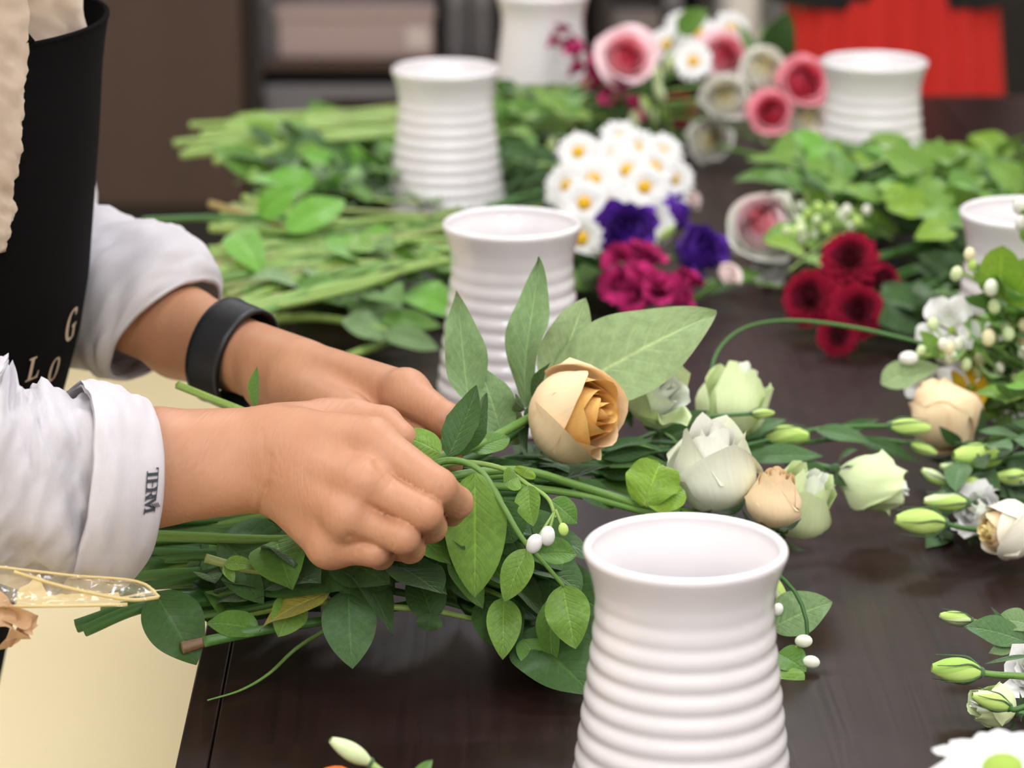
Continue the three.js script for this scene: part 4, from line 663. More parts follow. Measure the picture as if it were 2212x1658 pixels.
flower('lisianthus_bud', 'plump green lisianthus bud in the middle of the trailing stems', 'bud', G_HELD, { k: 'bud', c: [1700, 942, 2.33], axis: [1, 0.03, 0.15], s: 0.0102, sm: S.dark, stem: [[900, 1045, 2.1], [1250, 1000, 2.2], [1500, 965, 2.3]], leaves: [{ b: [1560, 960, 2.3], t: [1700, 905, 2.34], w: 0.007, m: L.blue, k: 'lance' }] });
flower('lisianthus_bud', 'green bud at the tip of a long stem against the round peach rose', 'bud', G_HELD, { k: 'budSlim', c: [1966, 922, 2.34], axis: [1, -0.05, 0.05], s: 0.0095, r: 0.0022, sm: S.dark, stem: [[900, 1050, 2.11], [1300, 1010, 2.22], [1640, 955, 2.33], [1780, 925, 2.36]], leaves: [{ b: [1760, 928, 2.35], t: [1880, 955, 2.34], w: 0.008, m: L.blue, k: 'lance' }] });
flower('lisianthus_bud', 'small dark green bud below the tip of the longest stem', 'bud', G_HELD, { k: 'budSlim', c: [1994, 968, 2.35], axis: [0.9, -0.35, 0.1], s: 0.0068, r: 0.002, sm: S.dark, stem: [[920, 1050, 2.11], [1400, 1000, 2.25], [1700, 960, 2.35], [1850, 945, 2.37]], leaves: [{ b: [1840, 945, 2.36], t: [1990, 1000, 2.35], w: 0.007, m: L.dark, k: 'lance' }, { b: [1780, 950, 2.36], t: [1900, 905, 2.37], w: 0.006, m: L.dark, k: 'lance' }] });
flower('lisianthus_bud', 'thin green bud lying across the lime lisianthus', 'bud', G_HELD, { k: 'budSlim', c: [1648, 892, 2.27], axis: [1, 0.02, 0], s: 0.0052, r: 0.0017, sm: S.dark, stem: [[920, 1040, 2.09], [1300, 975, 2.2], [1500, 905, 2.26]] });
sprig('grass_blade', 'long thin grass blade arching over the bare table', 'grass blade', G_HELD, { path: [[2010, 745, 2.46], [1850, 708, 2.46], [1700, 692, 2.44], [1600, 712, 2.4], [1545, 770, 2.36], [1538, 850, 2.33], [1560, 905, 2.32]], r: [0.0019, 0.0013], sm: S.dark, seg: 40 });

// leaves of the held bunch that can be told apart, each on its own stem
const lowStem = (label, path, leaves, r = [0.0036, 0.002], sm = S.dark, more = {}) => sprig('leafy_stem', label, 'leafy stem', G_HELD, { path, leaves, r, sm, ...more });
lowStem('stem ending in one big dark leaf that hangs off the table edge', [[165, 1352, 2.0], [310, 1304, 2.0], [520, 1275, 2.03], [760, 1220, 2.05]], [{ b: [335, 1278, 1.985], t: [424, 1436, 1.975], w: 0.0215, m: L.dark, k: 'ovate', n: [0.25, 0.5, 0.8], fold: 0.08, bend: 0.06, rows: 18 }], [0.0052, 0.004], S.deep);
lowStem('thick cut stem next to the big dark leaf, overhanging the floor', [[182, 1362, 1.99], [305, 1312, 1.99], [500, 1290, 2.02], [740, 1240, 2.04]], [], [0.0046, 0.004], S.deep);
lowStem('stem with a brown dried cut end at the table edge', [[440, 1386, 1.975], [560, 1362, 1.98], [760, 1330, 2.0], [1000, 1280, 2.03]], [{ b: [560, 1362, 1.98], t: [445, 1345, 1.985], w: 0.012, m: L.mid, n: [0.1, 0.8, 0.5] }], [0.0042, 0.003], S.dark, { twigs: [{ p: [[392, 1400, 1.973], [441, 1386, 1.975]], r: 0.0047, m: S.brown }] });
lowStem('stem with an oval blue-green leaf hanging flat over the dark wood', [[500, 1330, 2.01], [700, 1300, 1.995], [810, 1308, 1.985], [930, 1318, 1.99], [1030, 1338, 2.0]], [{ b: [752, 1272, 1.985], t: [762, 1444, 1.97], w: 0.0192, m: L.blue, k: 'ovate', n: [-0.05, 0.4, 0.9], fold: 0.08, bend: 0.06, rows: 18 }, { b: [935, 1338, 1.985], t: [893, 1232, 2.0], w: 0.0145, m: L.dark, n: [0.3, 0.35, 0.9] }, { b: [930, 1325, 1.98], t: [925, 1362, 1.98], w: 0.009, m: L.dark, k: 'round' }], [0.003, 0.0019], S.light);
lowStem('stem with a curled yellowing leaf among the dark stems', [[420, 1330, 2.02], [560, 1310, 2.0], [720, 1268, 1.99], [900, 1240, 2.01]], [{ b: [712, 1278, 1.975], t: [560, 1362, 1.97], w: 0.0125, m: L.yellowing, k: 'lance', n: [0.1, 0.8, 0.6], twist: 0.9 }, { b: [640, 1290, 1.985], t: [600, 1375, 1.97], w: 0.013, m: L.fresh, n: [0.2, 0.4, 0.9] }], [0.003, 0.002], S.dark);
lowStem('stem with a narrow bright leaf hanging beside the vase by the held bunch', [[700, 1260, 2.03], [900, 1250, 2.02], [1040, 1270, 2.0], [1090, 1290, 1.985]], [{ b: [1088, 1290, 1.98], t: [1086, 1424, 1.965], w: 0.0122, m: L.fresh, n: [0.1, 0.4, 0.9], fold: 0.2 }, { b: [1040, 1290, 1.995], t: [1115, 1408, 1.99], w: 0.019, m: L.dark, n: [0.2, 0.6, 0.75] }], [0.003, 0.0018], S.mid);
lowStem('stem with broad leaves spread flat on the wood against the white vase', [[820, 1270, 2.05], [1000, 1310, 2.03], [1120, 1370, 2.0]], [{ b: [1120, 1372, 1.995], t: [1285, 1505, 1.955], w: 0.026, m: L.dark, n: [-0.05, 0.85, 0.5], bend: 0.1, fold: 0.12, rows: 18 }, { b: [1130, 1380, 1.985], t: [1185, 1470, 1.965], w: 0.0125, m: L.mid, n: [0.3, 0.6, 0.7] }, { b: [1160, 1330, 2.01], t: [1280, 1400, 2.0], w: 0.02, m: L.dark, n: [0, 0.8, 0.5] }], [0.003, 0.002], S.dark);
lowStem('stem with long dark leaves tucked right under the fist', [[380, 1300, 2.06], [600, 1240, 2.04], [820, 1200, 2.02], [1000, 1180, 2.03]], [{ b: [840, 1190, 1.99], t: [540, 1280, 1.985], w: 0.0225, m: L.dark, n: [0, 0.7, 0.7], rows: 18 }, { b: [860, 1200, 1.985], t: [1010, 1262, 1.99], w: 0.0165, m: L.dark, n: [0, 0.7, 0.7] }, { b: [700, 1210, 1.99], t: [850, 1265, 1.975], w: 0.02, m: L.dark, n: [0.1, 0.6, 0.8] }], [0.0034, 0.0024], S.dark);
lowStem('short pale sprout lying on top of the dark stems', [[443, 1205, 1.985], [480, 1215, 1.985], [530, 1228, 1.985], [620, 1240, 1.99]], [{ b: [485, 1217, 1.98], t: [550, 1222, 1.975], w: 0.006, m: L.fresh }, { b: [485, 1222, 1.98], t: [506, 1258, 1.975], w: 0.004, m: L.fresh }], [0.0036, 0.0028], S.olive);
sprig('tendril', 'thin curved tendril reaching out over the dark table top', 'tendril', G_HELD, { path: [[448, 1512, 0.004], [520, 1490, 0.004], [580, 1455, 0.008], [640, 1400, 0.02], [720, 1350, 0.04]], r: [0.0006, 0.0018], sm: S.mid, seg: 30 });
// the leaves showing beside the vase by the held bunch
sprig('jasmine_sprig', 'jasmine sprig with two cream buds and a curling tendril beyond the vase', 'jasmine', G_HELD, {
  path: [[1350, 1350, 2.08], [1520, 1390, 2.06], [1660, 1418, 2.04], [1700, 1412, 2.035], [1718, 1398, 2.03]], r: [0.0022, 0.0014], sm: S.light,
  twigs: [{ p: [[1660, 1225, 2.07], [1690, 1248, 2.05], [1722, 1285, 2.04], [1742, 1340, 2.03], [1740, 1390, 2.03], [1712, 1416, 2.03], [1680, 1426, 2.03]], r: 0.0016, m: S.deep }, { p: [[1680, 1418, 2.035], [1720, 1420, 2.03], [1740, 1428, 2.025]], r: 0.0013, m: S.light }],
  leaves: [{ b: [1668, 1356, 2.06], t: [1798, 1299, 2.06], w: 0.0185, m: L.sage, k: 'ovate', n: [-0.1, 0.75, 0.6], rows: 18 }, { b: [1680, 1410, 2.03], t: [1742, 1450, 2.02], w: 0.012, m: L.mid }, { b: [1680, 1440, 2.02], t: [1700, 1515, 2.005], w: 0.016, m: L.fresh, n: [0.1, 0.7, 0.6] }],
  buds: [{ c: [1736, 1384, 2.028], s: 0.0047, m: P.whiteGreen, axis: [0.9, 0.1, 0.2], from: [1718, 1398, 2.03] }, { c: [1752, 1429, 2.024], s: 0.0047, m: P.whiteGreen, axis: [0.95, -0.1, 0.1], from: [1735, 1427, 2.026] }, { c: [1680, 1316, 2.06], s: 0.004, from: [1660, 1330, 2.06] }],
});
flower('freesia', 'small yellow blossom peeking out beside the vase by the held bunch', 'flower', G_HELD, { k: 'budPlain', c: [1684, 1280, 2.09], axis: [0.35, -0.8, 0.2], s: 0.007, stem: [[1500, 1220, 2.12], [1620, 1230, 2.11]] });
// dark mass of stems and leaves under the fist
for (let i = 0; i < 20; i++) {
  const y0 = rr(1140, 1330), y1 = rr(1010, 1400), dz = rr(2.02, 2.13), x0 = rr(200, 430);
  sprig('leafy_stem', 'dark leafy stem packed in the bunch under the hand', 'leafy stem', 'dark stems packed under the hand', {
    path: [[x0, y0, dz], [600, lerp(y0, 1180, 0.5) + rr(-20, 20), dz - 0.02], [880, 1090 + rr(-10, 130), dz - 0.04], [rr(1080, 1240), y1, dz]], r: [rr(0.0028, 0.0045), 0.002], sm: pick([S.deep, S.dark, S.deep, S.mid]),
    auto: { n: 12, from: 0.18, to: 1, len: [0.035, 0.075], wid: [0.24, 0.34], m: [L.dark, L.dark, L.dark, L.dark, L.mid], rise: [-0.45, 0.25], k: ['ovate', 'ovate', 'lance'], free: true },
  });
}
for (let i = 0; i < 12; i++) sprig('cut_stem', 'bare green cut stem poking out of the bunch under the sleeve', 'stem', 'cut ends under the sleeve', { path: [[rr(215, 330), 1105 + i * 13 + rr(-8, 8), rr(2.05, 2.12)], [500, 1110 + i * 9, 2.07], [880, 1050 + i * 9, 2.0], [1150, 1020 + i * 14, 2.05]], r: [rr(0.0036, 0.0055), 0.003], sm: pick([S.deep, S.dark, S.mid]) });
for (let i = 0; i < 9; i++) sprig('leafy_stem', 'dark slender stem trailing from the hand towards the lisianthus', 'leafy stem', 'slender stems behind the peach rose', { path: [[930, 1020 + rr(-12, 30), 2.06], [1150, 1000 + rr(-20, 40), 2.12], [1350, 985 + rr(-40, 50), 2.19], [rr(1480, 1660), 975 + rr(-50, 40), 2.26]], r: [0.0024, 0.0016], sm: pick([S.deep, S.dark]), auto: { n: 8, from: 0.1, to: 0.95, len: [0.03, 0.055], wid: [0.12, 0.22], m: [L.dark, L.dark, L.blue, L.mid], rise: [-0.3, 0.3], k: ['lance', 'ovate'] } });
sprig('leafy_stem', 'cut green stem with one small upright leaf between the two forearms', 'leafy stem', G_HELD, { path: [[385, 832, 2.12], [450, 858, 2.1], [520, 885, 2.08], [700, 960, 2.05]], r: [0.0034, 0.003], sm: S.light, leaves: [{ b: [552, 880, 2.04], t: [556, 790, 2.04], w: 0.0055, m: L.mid, k: 'lance', n: [-0.6, 0.1, 0.8] }] });

// ---------------------------------------------------------------- pieces of wrapping beside the sleeve
{
  const fold = (a, b, c, d, curve) => sheet(26, 8, (v, j) => { const p = pt(a).lerp(pt(b), j), q = pt(c).lerp(pt(d), j); return p.lerp(q, v).add(V(0, curve * Math.sin(Math.PI * j) * Math.sin(v * 3) + 0.0025 * nz(v * 7, j * 5, curve * 900), curve * Math.cos(j * 5) * 0.3 + 0.004 * nz(v * 9, j * 4, curve * 700 + 5))); });
  const t = thing('cellophane_wrap', 'folded clear cellophane wrap with pale yellow edges below the sleeve', 'wrap', pt([0, 1290, 1.83]));
  part(t, 'fold', fold([-60, 1212, 1.83], [-60, 1305, 1.83], [325, 1262, 1.86], [342, 1290, 1.86], 0.004), M.cello);
  part(t, 'fold', fold([-60, 1232, 1.822], [-60, 1310, 1.822], [265, 1284, 1.845], [275, 1308, 1.845], -0.004), M.cello);
  part(t, 'fold', fold([20, 1236, 1.818], [10, 1295, 1.818], [300, 1258, 1.85], [340, 1288, 1.855], 0.006), M.cello);
  const edge = mat({ color: 0xf3dfa0, roughness: 0.25, transmission: 0.35 });
  part(t, 'edge', tube([[30, 1234, 1.816], [120, 1262, 1.826], [220, 1285, 1.838], [290, 1295, 1.848], [342, 1289, 1.857]], 0.0011, 0.0014, 24, 5), edge); part(t, 'edge', tube([[-40, 1310, 1.822], [120, 1308, 1.833], [275, 1305, 1.845]], 0.0012, 0.0012, 12, 5), edge);
  part(t, 'edge', tube([[-20, 1222, 1.83], [150, 1242, 1.843], [310, 1260, 1.858], [344, 1289, 1.86]], 0.001, 0.001, 16, 5), edge);
  const r = thing('raffia_bow', 'curled beige raffia strands tied below the cellophane', 'raffia', pt([20, 1330, 1.82]));
  const rib = (ps, w) => { const cv = new THREE.CatmullRomCurve3(ps.map(pt)); return sheet(20, 2, (v, j) => { const p = cv.getPoint(v), d = cv.getTangent(v), s = d.clone().cross(V(Math.sin(v * 5), 0.5, Math.cos(v * 5))).normalize(); return p.addScaledVector(s, (j - 0.5) * w); }); };
  part(r, 'strand', rib([[-20, 1290, 1.82], [20, 1310, 1.816], [55, 1335, 1.816], [70, 1362, 1.82]], 0.013), M.raffia); part(r, 'strand', rib([[10, 1318, 1.818], [40, 1345, 1.814], [60, 1340, 1.82], [78, 1350, 1.822]], 0.012), M.raffia); part(r, 'strand', rib([[60, 1340, 1.818], [45, 1365, 1.816], [15, 1390, 1.818], [-20, 1412, 1.82]], 0.007), M.raffia);
  part(r, 'strand', rib([[-20, 1330, 1.816], [25, 1350, 1.812], [40, 1380, 1.816], [30, 1368, 1.82]], 0.016), M.raffia);
}

// ---------------------------------------------------------------- bunch at the lower corner, nearest to the camera
const G_NEAR = 'flowers near the front of the table';
flower('lisianthus_bud', 'slim closed green bud with long thin sepals above a folded leaf', 'bud', G_NEAR, { k: 'budSlim', c: [2064, 1334, 2.03], axis: [-1, 0.2, 0.05], s: 0.0066, r: 0.0021, sm: S.mid, stem: [[2300, 1410, 0.02], [2190, 1365, 2.03], [2130, 1347, 2.03]], leaves: [{ b: [2215, 1385, 2.02], t: [2082, 1352, 2.02], w: 0.0125, m: L.blue, k: 'lance', n: [0.1, 0.8, 0.6] }, { b: [2230, 1350, 2.03], t: [2150, 1338, 2.03], w: 0.011, m: L.sage, k: 'lance', n: [0, 0.9, 0.5] }, { b: [2190, 1375, 2.02], t: [2140, 1310, 2.03], w: 0.0022, m: L.dark, k: 'lance' }, { b: [2190, 1398, 2.015], t: [2135, 1410, 2.01], w: 0.005, m: L.sage, k: 'lance' }] });
flower('lisianthus_bud', 'fat yellow-green lisianthus bud lying on the wood, stem to the side', 'bud', G_NEAR, { k: 'bud', c: [2066, 1447, 1.945], axis: [-1, 0.1, 0], s: 0.0096, r: 0.0024, sm: S.mid, stem: [[2320, 1475, 1.93], [2212, 1460, 1.94], [2150, 1456, 1.945]], leaves: [{ b: [2230, 1415, 1.95], t: [2125, 1434, 1.95], w: 0.0018, m: L.blue, k: 'lance' }] });
flower('lisianthus_bud', 'green bud with striped sepals resting on a pale yellow-green bloom', 'bud', G_NEAR, { k: 'budSlim', c: [2140, 1514, 1.89], axis: [-0.9, 0.35, 0.1], s: 0.0078, r: 0.002, sm: S.dark, stem: [[2320, 1500, 1.88], [2230, 1520, 1.885], [2190, 1532, 1.887]] });
flower('lisianthus', 'pale yellow-green half-open lisianthus under a striped bud', 'lisianthus', G_NEAR, { k: 'lisiHalf', c: [2155, 1530, 1.925], axis: [-0.75, 0.3, 0.3], s: 0.0175, sm: S.dark, stem: [[2330, 1560, 1.93], [2240, 1545, 1.93]] });
flower('lisianthus', 'white ruffled lisianthus behind the stem of the fat bud', 'lisianthus', G_NEAR, { k: 'lisiWhite', c: [2240, 1440, 1.96], axis: [-0.5, 0.6, 0.4], s: 0.02, sm: S.dark, stem: [[2360, 1440, 1.95]] });
flower('daisy', 'large white daisy with a green centre next to the striped bud', 'daisy', G_NEAR, { k: 'bigDaisy', c: [2165, 1648, 1.52], axis: [-0.1, 0.93, 0.1], s: 0.0395, sm: S.mid, r: 0.0025, stem: [[2280, 1900, 0.01], [2200, 1760, 1.53]] });
flower('lisianthus_bud', 'single green bud standing up beside the orange rose', 'bud', G_NEAR, { k: 'budPlain', c: [757, 1622, 1.72], axis: [-0.75, 0.55, 0.15], s: 0.0082, sm: S.light, stem: [[960, 1830, 0.01], [860, 1700, 1.72]], leaves: [{ b: [890, 1690, 1.72], t: [935, 1640, 1.73], w: 0.004, m: L.mid, k: 'lance' }] });
flower('rose', 'orange rose beside a single upright green bud', 'rose', G_NEAR, { k: 'orange', c: [714, 1730, 1.75], axis: [0, 0.97, 0.2], s: 0.025, stem: [[760, 1900, 0.01]] });

// ---------------------------------------------------------------- lisianthus bunch at the side, tips pointing across the table
const G_SIDE = 'lisianthus bunch lying beside the cream sprays';
const side = (name, label, k, c, axis, s, from, extra = {}) => flower(name, label, name === 'rose' ? 'rose' : name === 'lisianthus' ? 'lisianthus' : 'bud', G_SIDE, { k, c, axis, s, sm: S.dark, r: 0.0021, stem: [[2330, from, 2.36], [2230, lerp(from, c[1], 0.5), 2.33]], ...extra });
side('lisianthus_bud', 'roundest light green bud at the top of the side bunch', 'bud', [2112, 985, 2.31], [-0.95, 0.1, 0.2], 0.0118, 975);
side('lisianthus_bud', 'slim pale bud with a white tip under the round peach rose', 'budSlim', [2018, 1030, 2.31], [-0.75, 0.5, 0.1], 0.0072, 1060);
side('lisianthus_bud', 'short green bud squeezed between two larger ones', 'budSlim', [2085, 1042, 2.29], [-1, 0.05, 0.1], 0.0082, 1050);
side('lisianthus_bud', 'pale striped bud right above the cream-yellow rose', 'budSlim', [2188, 1030, 2.3], [-0.9, 0.1, 0.2], 0.0092, 1040);
side('lisianthus_bud', 'long light green bud lying level above the fattest bud', 'budSlim', [2043, 1083, 2.25], [-1, 0.06, 0.05], 0.0098, 1090);
side('lisianthus_bud', 'fattest dark green bud hanging over its shadow on the table', 'bud', [1988, 1126, 2.22], [-1, 0.12, 0.1], 0.0112, 1140, { stem: [[2330, 1160, 2.3], [2180, 1150, 2.25], [2080, 1140, 2.23]] });
side('lisianthus_bud', 'small olive bud half hidden behind the slim pale one', 'budSlim', [2060, 1012, 2.33], [-0.9, 0.2, 0], 0.0065, 1000);
side('lisianthus', 'white ruffled lisianthus between green buds and the cream rose', 'lisiWhite', [2118, 1108, 2.26], [-0.6, 0.6, 0.4], 0.021, 1120);
side('rose', 'cream-yellow rose with a curled outer petal under the green buds', 'creamBud', [2185, 1142, 2.21], [-0.8, 0.05, 0.25], 0.0265, 1160);
for (let i = 0; i < 12; i++) sprig('leafy_stem', 'dark green stem of the lisianthus bunch with closed buds', 'leafy stem', 'stems of the side bunch', { path: [[2340, 930 + i * 21, 2.36], [2220, 940 + i * 19, 2.33], [rr(2010, 2130), 965 + i * 18, 2.3]], r: [0.0024, 0.0017], sm: pick([S.deep, S.dark]), auto: { n: 5, from: 0.2, to: 0.95, len: [0.03, 0.05], wid: [0.16, 0.26], m: [L.deep, L.dark, L.blue], k: ['lance'], rise: [-0.3, 0.3] } });
// ---------------------------------------------------------------- sprays with small cream buds in front of the edge vase
const G_SPRAY = 'leafy sprays of small cream buds';
flower('rose', 'round closed peach rose resting under the spray of cream buds', 'rose', G_SPRAY, { k: 'peachBud', c: [2050, 908, 2.4], axis: [-0.35, 0.45, -0.6], s: 0.0365, roll: 2, stem: [[2330, 930, 2.5], [2180, 940, 2.48]] });
flower('white_blossom', 'broad white petals standing upright before the edge vase', 'flower', G_SPRAY, { k: 'openWhite', c: [2052, 712, 2.46], axis: [-0.45, 0.3, 0.65], s: 0.031, roll: 0.5, stem: [[2330, 860, 2.5], [2140, 780, 2.48]] });
flower('white_blossom', 'white petals just above the round peach rose', 'flower', G_SPRAY, { k: 'openWhite', c: [2012, 842, 2.45], axis: [-0.5, 0.25, 0.6], s: 0.025, roll: 1.3, stem: [[2330, 900, 2.52], [2120, 870, 2.47]] });
flower('yellow_blossom', 'yellow petals tucked behind the round peach rose', 'flower', G_SPRAY, { k: 'openYellow', c: [2098, 834, 2.46], axis: [-0.1, 0.6, 0.5], s: 0.024, stem: [[2330, 890, 2.52], [2180, 860, 2.48]] });
sprig('bud_spray', 'spray reaching out with one rounded pale leaf over the bare wood', 'bud spray', G_SPRAY, { path: [[2330, 870, 2.5], [2180, 820, 2.46], [2080, 775, 2.44], [2010, 750, 2.43]], r: [0.0026, 0.0014], sm: S.light, leaves: [{ b: [2032, 788, 2.43], t: [1903, 830, 2.42], w: 0.0145, m: L.pale, k: 'obovate', n: [0, 0.8, 0.6] }, { b: [2030, 770, 2.43], t: [1985, 715, 2.42], w: 0.009, m: L.fresh }], buds: [{ c: [1963, 773, 2.42], s: 0.0062, axis: [-1, 0, 0], from: [2020, 770, 2.43] }, { c: [1990, 757, 2.42], s: 0.004, m: P.limeOut, from: [2020, 760, 2.43] }, { c: [2054, 770, 2.42], s: 0.005, m: P.whiteGreen, from: [2060, 780, 2.43] }, { c: [2030, 850, 2.42], s: 0.004, m: P.limeOut }], auto: { n: 8, from: 0.1, to: 0.8, len: [0.025, 0.045], wid: [0.3, 0.45], m: [L.lime, L.fresh, L.mid, L.bright], rise: [-0.2, 0.7], berries: 8 } });
sprig('bud_spray', 'tall spray with a big lobed leaf overlapping the edge vase', 'bud spray', G_SPRAY, { path: [[2340, 760, 2.48], [2240, 690, 2.44], [2160, 640, 2.42], [2085, 590, 2.41]], r: [0.0026, 0.0013], sm: S.light, leaves: [{ b: [2160, 640, 2.42], t: [2165, 530, 2.4], w: 0.018, m: L.lime, k: 'round', n: [-0.2, 0.4, 0.9] }, { b: [2180, 660, 2.42], t: [2240, 560, 2.41], w: 0.018, m: L.lime, k: 'round', n: [0, 0.4, 0.9] }, { b: [2130, 625, 2.42], t: [2110, 570, 2.41], w: 0.009, m: L.fresh }], buds: [{ c: [2066, 591, 2.41], s: 0.0052, m: P.limeOut, from: [2090, 593, 2.41] }, { c: [2100, 572, 2.41], s: 0.004, m: P.bud, from: [2110, 600, 2.41] }], auto: { n: 8, from: 0.05, to: 0.7, len: [0.03, 0.05], wid: [0.3, 0.45], m: [L.lime, L.fresh, L.bright], rise: [-0.1, 0.6], berries: 5 } });
sprig('bud_spray', 'spray whose topmost cream buds show above the edge vase rim', 'bud spray', G_SPRAY, { path: [[2360, 720, 2.46], [2290, 580, 2.42], [2230, 500, 2.41], [2205, 445, 2.4]], r: [0.0024, 0.0013], sm: S.light, buds: [{ c: [2203, 443, 2.4], s: 0.006, from: [2225, 470, 2.4] }, { c: [2206, 480, 2.4], s: 0.0055, from: [2228, 500, 2.4] }], auto: { n: 8, from: 0.1, to: 0.8, len: [0.03, 0.045], wid: [0.3, 0.45], m: [L.lime, L.fresh], rise: [0, 0.6] } });
for (let i = 0; i < 9; i++) sprig('bud_spray', 'bright green leafy spray with tiny cream buds by the round peach rose', 'bud spray', 'cream bud sprays massed by the edge vase', { path: [[2350, 720 + i * 28, 2.5], [2240, 715 + i * 24 + rr(-20, 20), 2.46 + (i % 3) * 0.02], [rr(2080, 2170), 690 + i * 24 + rr(-20, 20), 2.45]], r: [0.0022, 0.0012], sm: S.light, auto: { n: 11, from: 0.05, to: 1, len: [0.025, 0.05], wid: [0.28, 0.42], m: [L.lime, L.fresh, L.mid, L.bright, L.fresh], rise: [-0.2, 0.6], berries: 6 } });

// ---------------------------------------------------------------- middle bunch: daisies, purple and magenta heads, stems towards the florist
const G_MID = 'flowers of the middle bunch';
const midStem = (x, y) => [[rr(450, 560), rr(440, 690), 0.05], [720, lerp(y, 560, 0.6) + rr(-25, 25), 0.05], [1000, lerp(y, 500, 0.4) + rr(-10, 25), 0.045]];
const daisies = [[1248, 327, 0.1, 'white daisy standing apart at the corner of the daisy cluster'], [1343, 300, 0.085], [1430, 328, 0.08], [1356, 368, 0.1, 'white daisy with the largest golden centre, middle of the cluster'], [1282, 387, 0.095], [1392, 403, 0.09], [1262, 438, 0.085, 'white daisy with a golden centre right above the middle vase rim'], [1455, 385, 0.065], [1330, 335, 0.085], [1385, 320, 0.075], [1312, 440, 0.075], [1440, 440, 0.06], [1360, 430, 0.075], [1415, 360, 0.08], [1255, 515, 0.06, 'white daisy hanging beside the middle vase neck'], [1410, 480, 0.05], [1225, 400, 0.07], [1300, 352, 0.07]];
for (const [x, y, h, l] of daisies) flower('daisy', l ?? 'white daisy with a small yellow centre in the dense daisy cluster', 'daisy', 'daisies of the middle bunch', { k: pick(['daisy', 'daisy2']), c: [x, y, h], axis: [rr(-0.35, 0.35) + (x - 1340) / 350, 0.62 - (y - 330) / 500, 0.75], s: rr(0.0265, 0.031), r: 0.0016, sm: S.dark, stem: [[rr(900, 1050), rr(430, 520), 0.03], [(x + 1100) / 2, y + 40, 0.04]] });
flower('lisianthus', 'deep purple lisianthus, the biggest, under the daisies', 'lisianthus', G_MID, { k: 'purple', c: [1350, 500, 0.065], axis: [-0.1, 0.65, 0.75], s: 0.034, stem: midStem(1352, 508) });
flower('lisianthus', 'purple lisianthus lying beside the magenta blossom spike', 'lisianthus', G_MID, { k: 'purple', c: [1514, 540, 0.04], axis: [0.3, 0.6, 0.7], s: 0.0295, stem: midStem(1514, 540) });
flower('lisianthus', 'narrow purple lisianthus seen from its side, touching the daisies', 'lisianthus', G_MID, { k: 'purple', c: [1456, 460, 0.05], axis: [0.9, 0.35, 0.2], s: 0.023, stem: midStem(1456, 460) });
function spike(label, path, florets, s, group, kind = 'floret') {
  const p = path.map(pt), t = thing('snapdragon', label, 'snapdragon', p[0].clone(), group), g = tube(p, 0.0028, 0.0016, 24, 6), cv = g.userData.curve; part(t, 'stem', g, S.dark);
  for (let i = 0; i < florets; i++) { const f = lerp(0.35, 1, i / (florets - 1)), c = cv.getPoint(f), d = cv.getTangent(f), a = i * 2.4, o = V(Math.cos(a), Math.abs(Math.sin(a)) * 0.9 + 0.1, Math.sin(a) * 0.4 + 0.5).normalize(); setBloom(t, kind, c.clone().addScaledVector(o, s * 1.1), o.addScaledVector(d, 0.5).toArray(), s * lerp(1.15, 0.7, i / florets), rr(0, 6)); }
}
spike('magenta snapdragon spike lying in front of the purple lisianthus', [[1180, 600, 0.03], [1300, 620, 0.03], [1390, 640, 0.03], [1440, 650, 0.03], [1490, 620, 0.03]], 13, 0.0155, G_MID);
spike('short magenta snapdragon tip between two purple lisianthus', [[1200, 560, 0.03], [1320, 570, 0.04], [1385, 580, 0.045], [1400, 562, 0.05]], 5, 0.015, G_MID);
for (const [x, y, l] of [[1495, 428, 'tiny blush pink rosebud behind the purple lisianthus'], [1440, 505, 'tiny pale green bud between the purple lisianthus'], [1578, 590, 'tiny cream bud in front of the blush rose']]) flower('rosebud', l, 'bud', G_MID, { k: l.includes('blush') ? 'blushSmall' : 'budPlain', c: [x, y, 0.04], axis: [0.5, 0.6, 0.4], s: l.includes('blush') ? 0.014 : 0.008 });
const fillMid = (n, box, label, group, m, A = {}) => { for (let i = 0; i < n; i++) { const x = rr(box[0], box[1]), y = rr(box[2], box[3]), h = rr(0.02, box[4] ?? 0.07), l = rr(110, 240), s = box[5] ?? -1; sprig('leafy_stem', label, 'leafy stem', group, { path: [[x, y, h * 0.6], [x + s * l * 0.5, y + rr(-12, 12), h], [x + s * l, y + rr(-25, 20), h]], r: [0.0026, 0.0014], sm: pick([S.mid, S.light, S.dark]), auto: { n: 8, from: 0.05, to: 1, len: [0.035, 0.065], wid: [0.22, 0.36], m, rise: [-0.1, 0.7], ...A } }); } };
const bare = (n, a, b, label, group, mats, r = [0.003, 0.0052]) => { for (let i = 0; i < n; i++) { const f = i / Math.max(1, n - 1), y0 = lerp(a[2], a[3], f) + rr(-8, 8), y1 = lerp(b[2], b[3], rnd()); sprig('cut_stem', label, 'stem', group, { path: [[rr(a[0], a[1]), y0, a[4]], [lerp(a[1], b[0], 0.5), lerp(y0, y1, 0.5) + rr(-10, 14), lerp(a[4], b[4], 0.5) + 0.012], [rr(b[0], b[1]), y1, b[4]]], r: [rr(r[0], r[1]), r[0]], sm: pick(mats) }); } };
bare(30, [440, 560, 430, 690, 0.065], [980, 1180, 440, 600, 0.045], 'light green cut stem of the middle bunch pointing at the florist', 'cut stems of the middle bunch', [S.light, S.olive, S.mid, S.light]);
bare(18, [375, 560, 255, 345, 0.065], [1000, 1300, 200, 290, 0.06], 'light green cut stem of the far bunch overhanging the table', 'cut stems of the far bunch', [S.light, S.light, S.olive]);
fillMid(9, [700, 930, 420, 640, 0.06], 'glossy leafy stem of the middle bunch', 'leafy stems of the middle bunch', [L.fresh, L.bright, L.mid, L.sage, L.fresh], { len: [0.04, 0.085] });
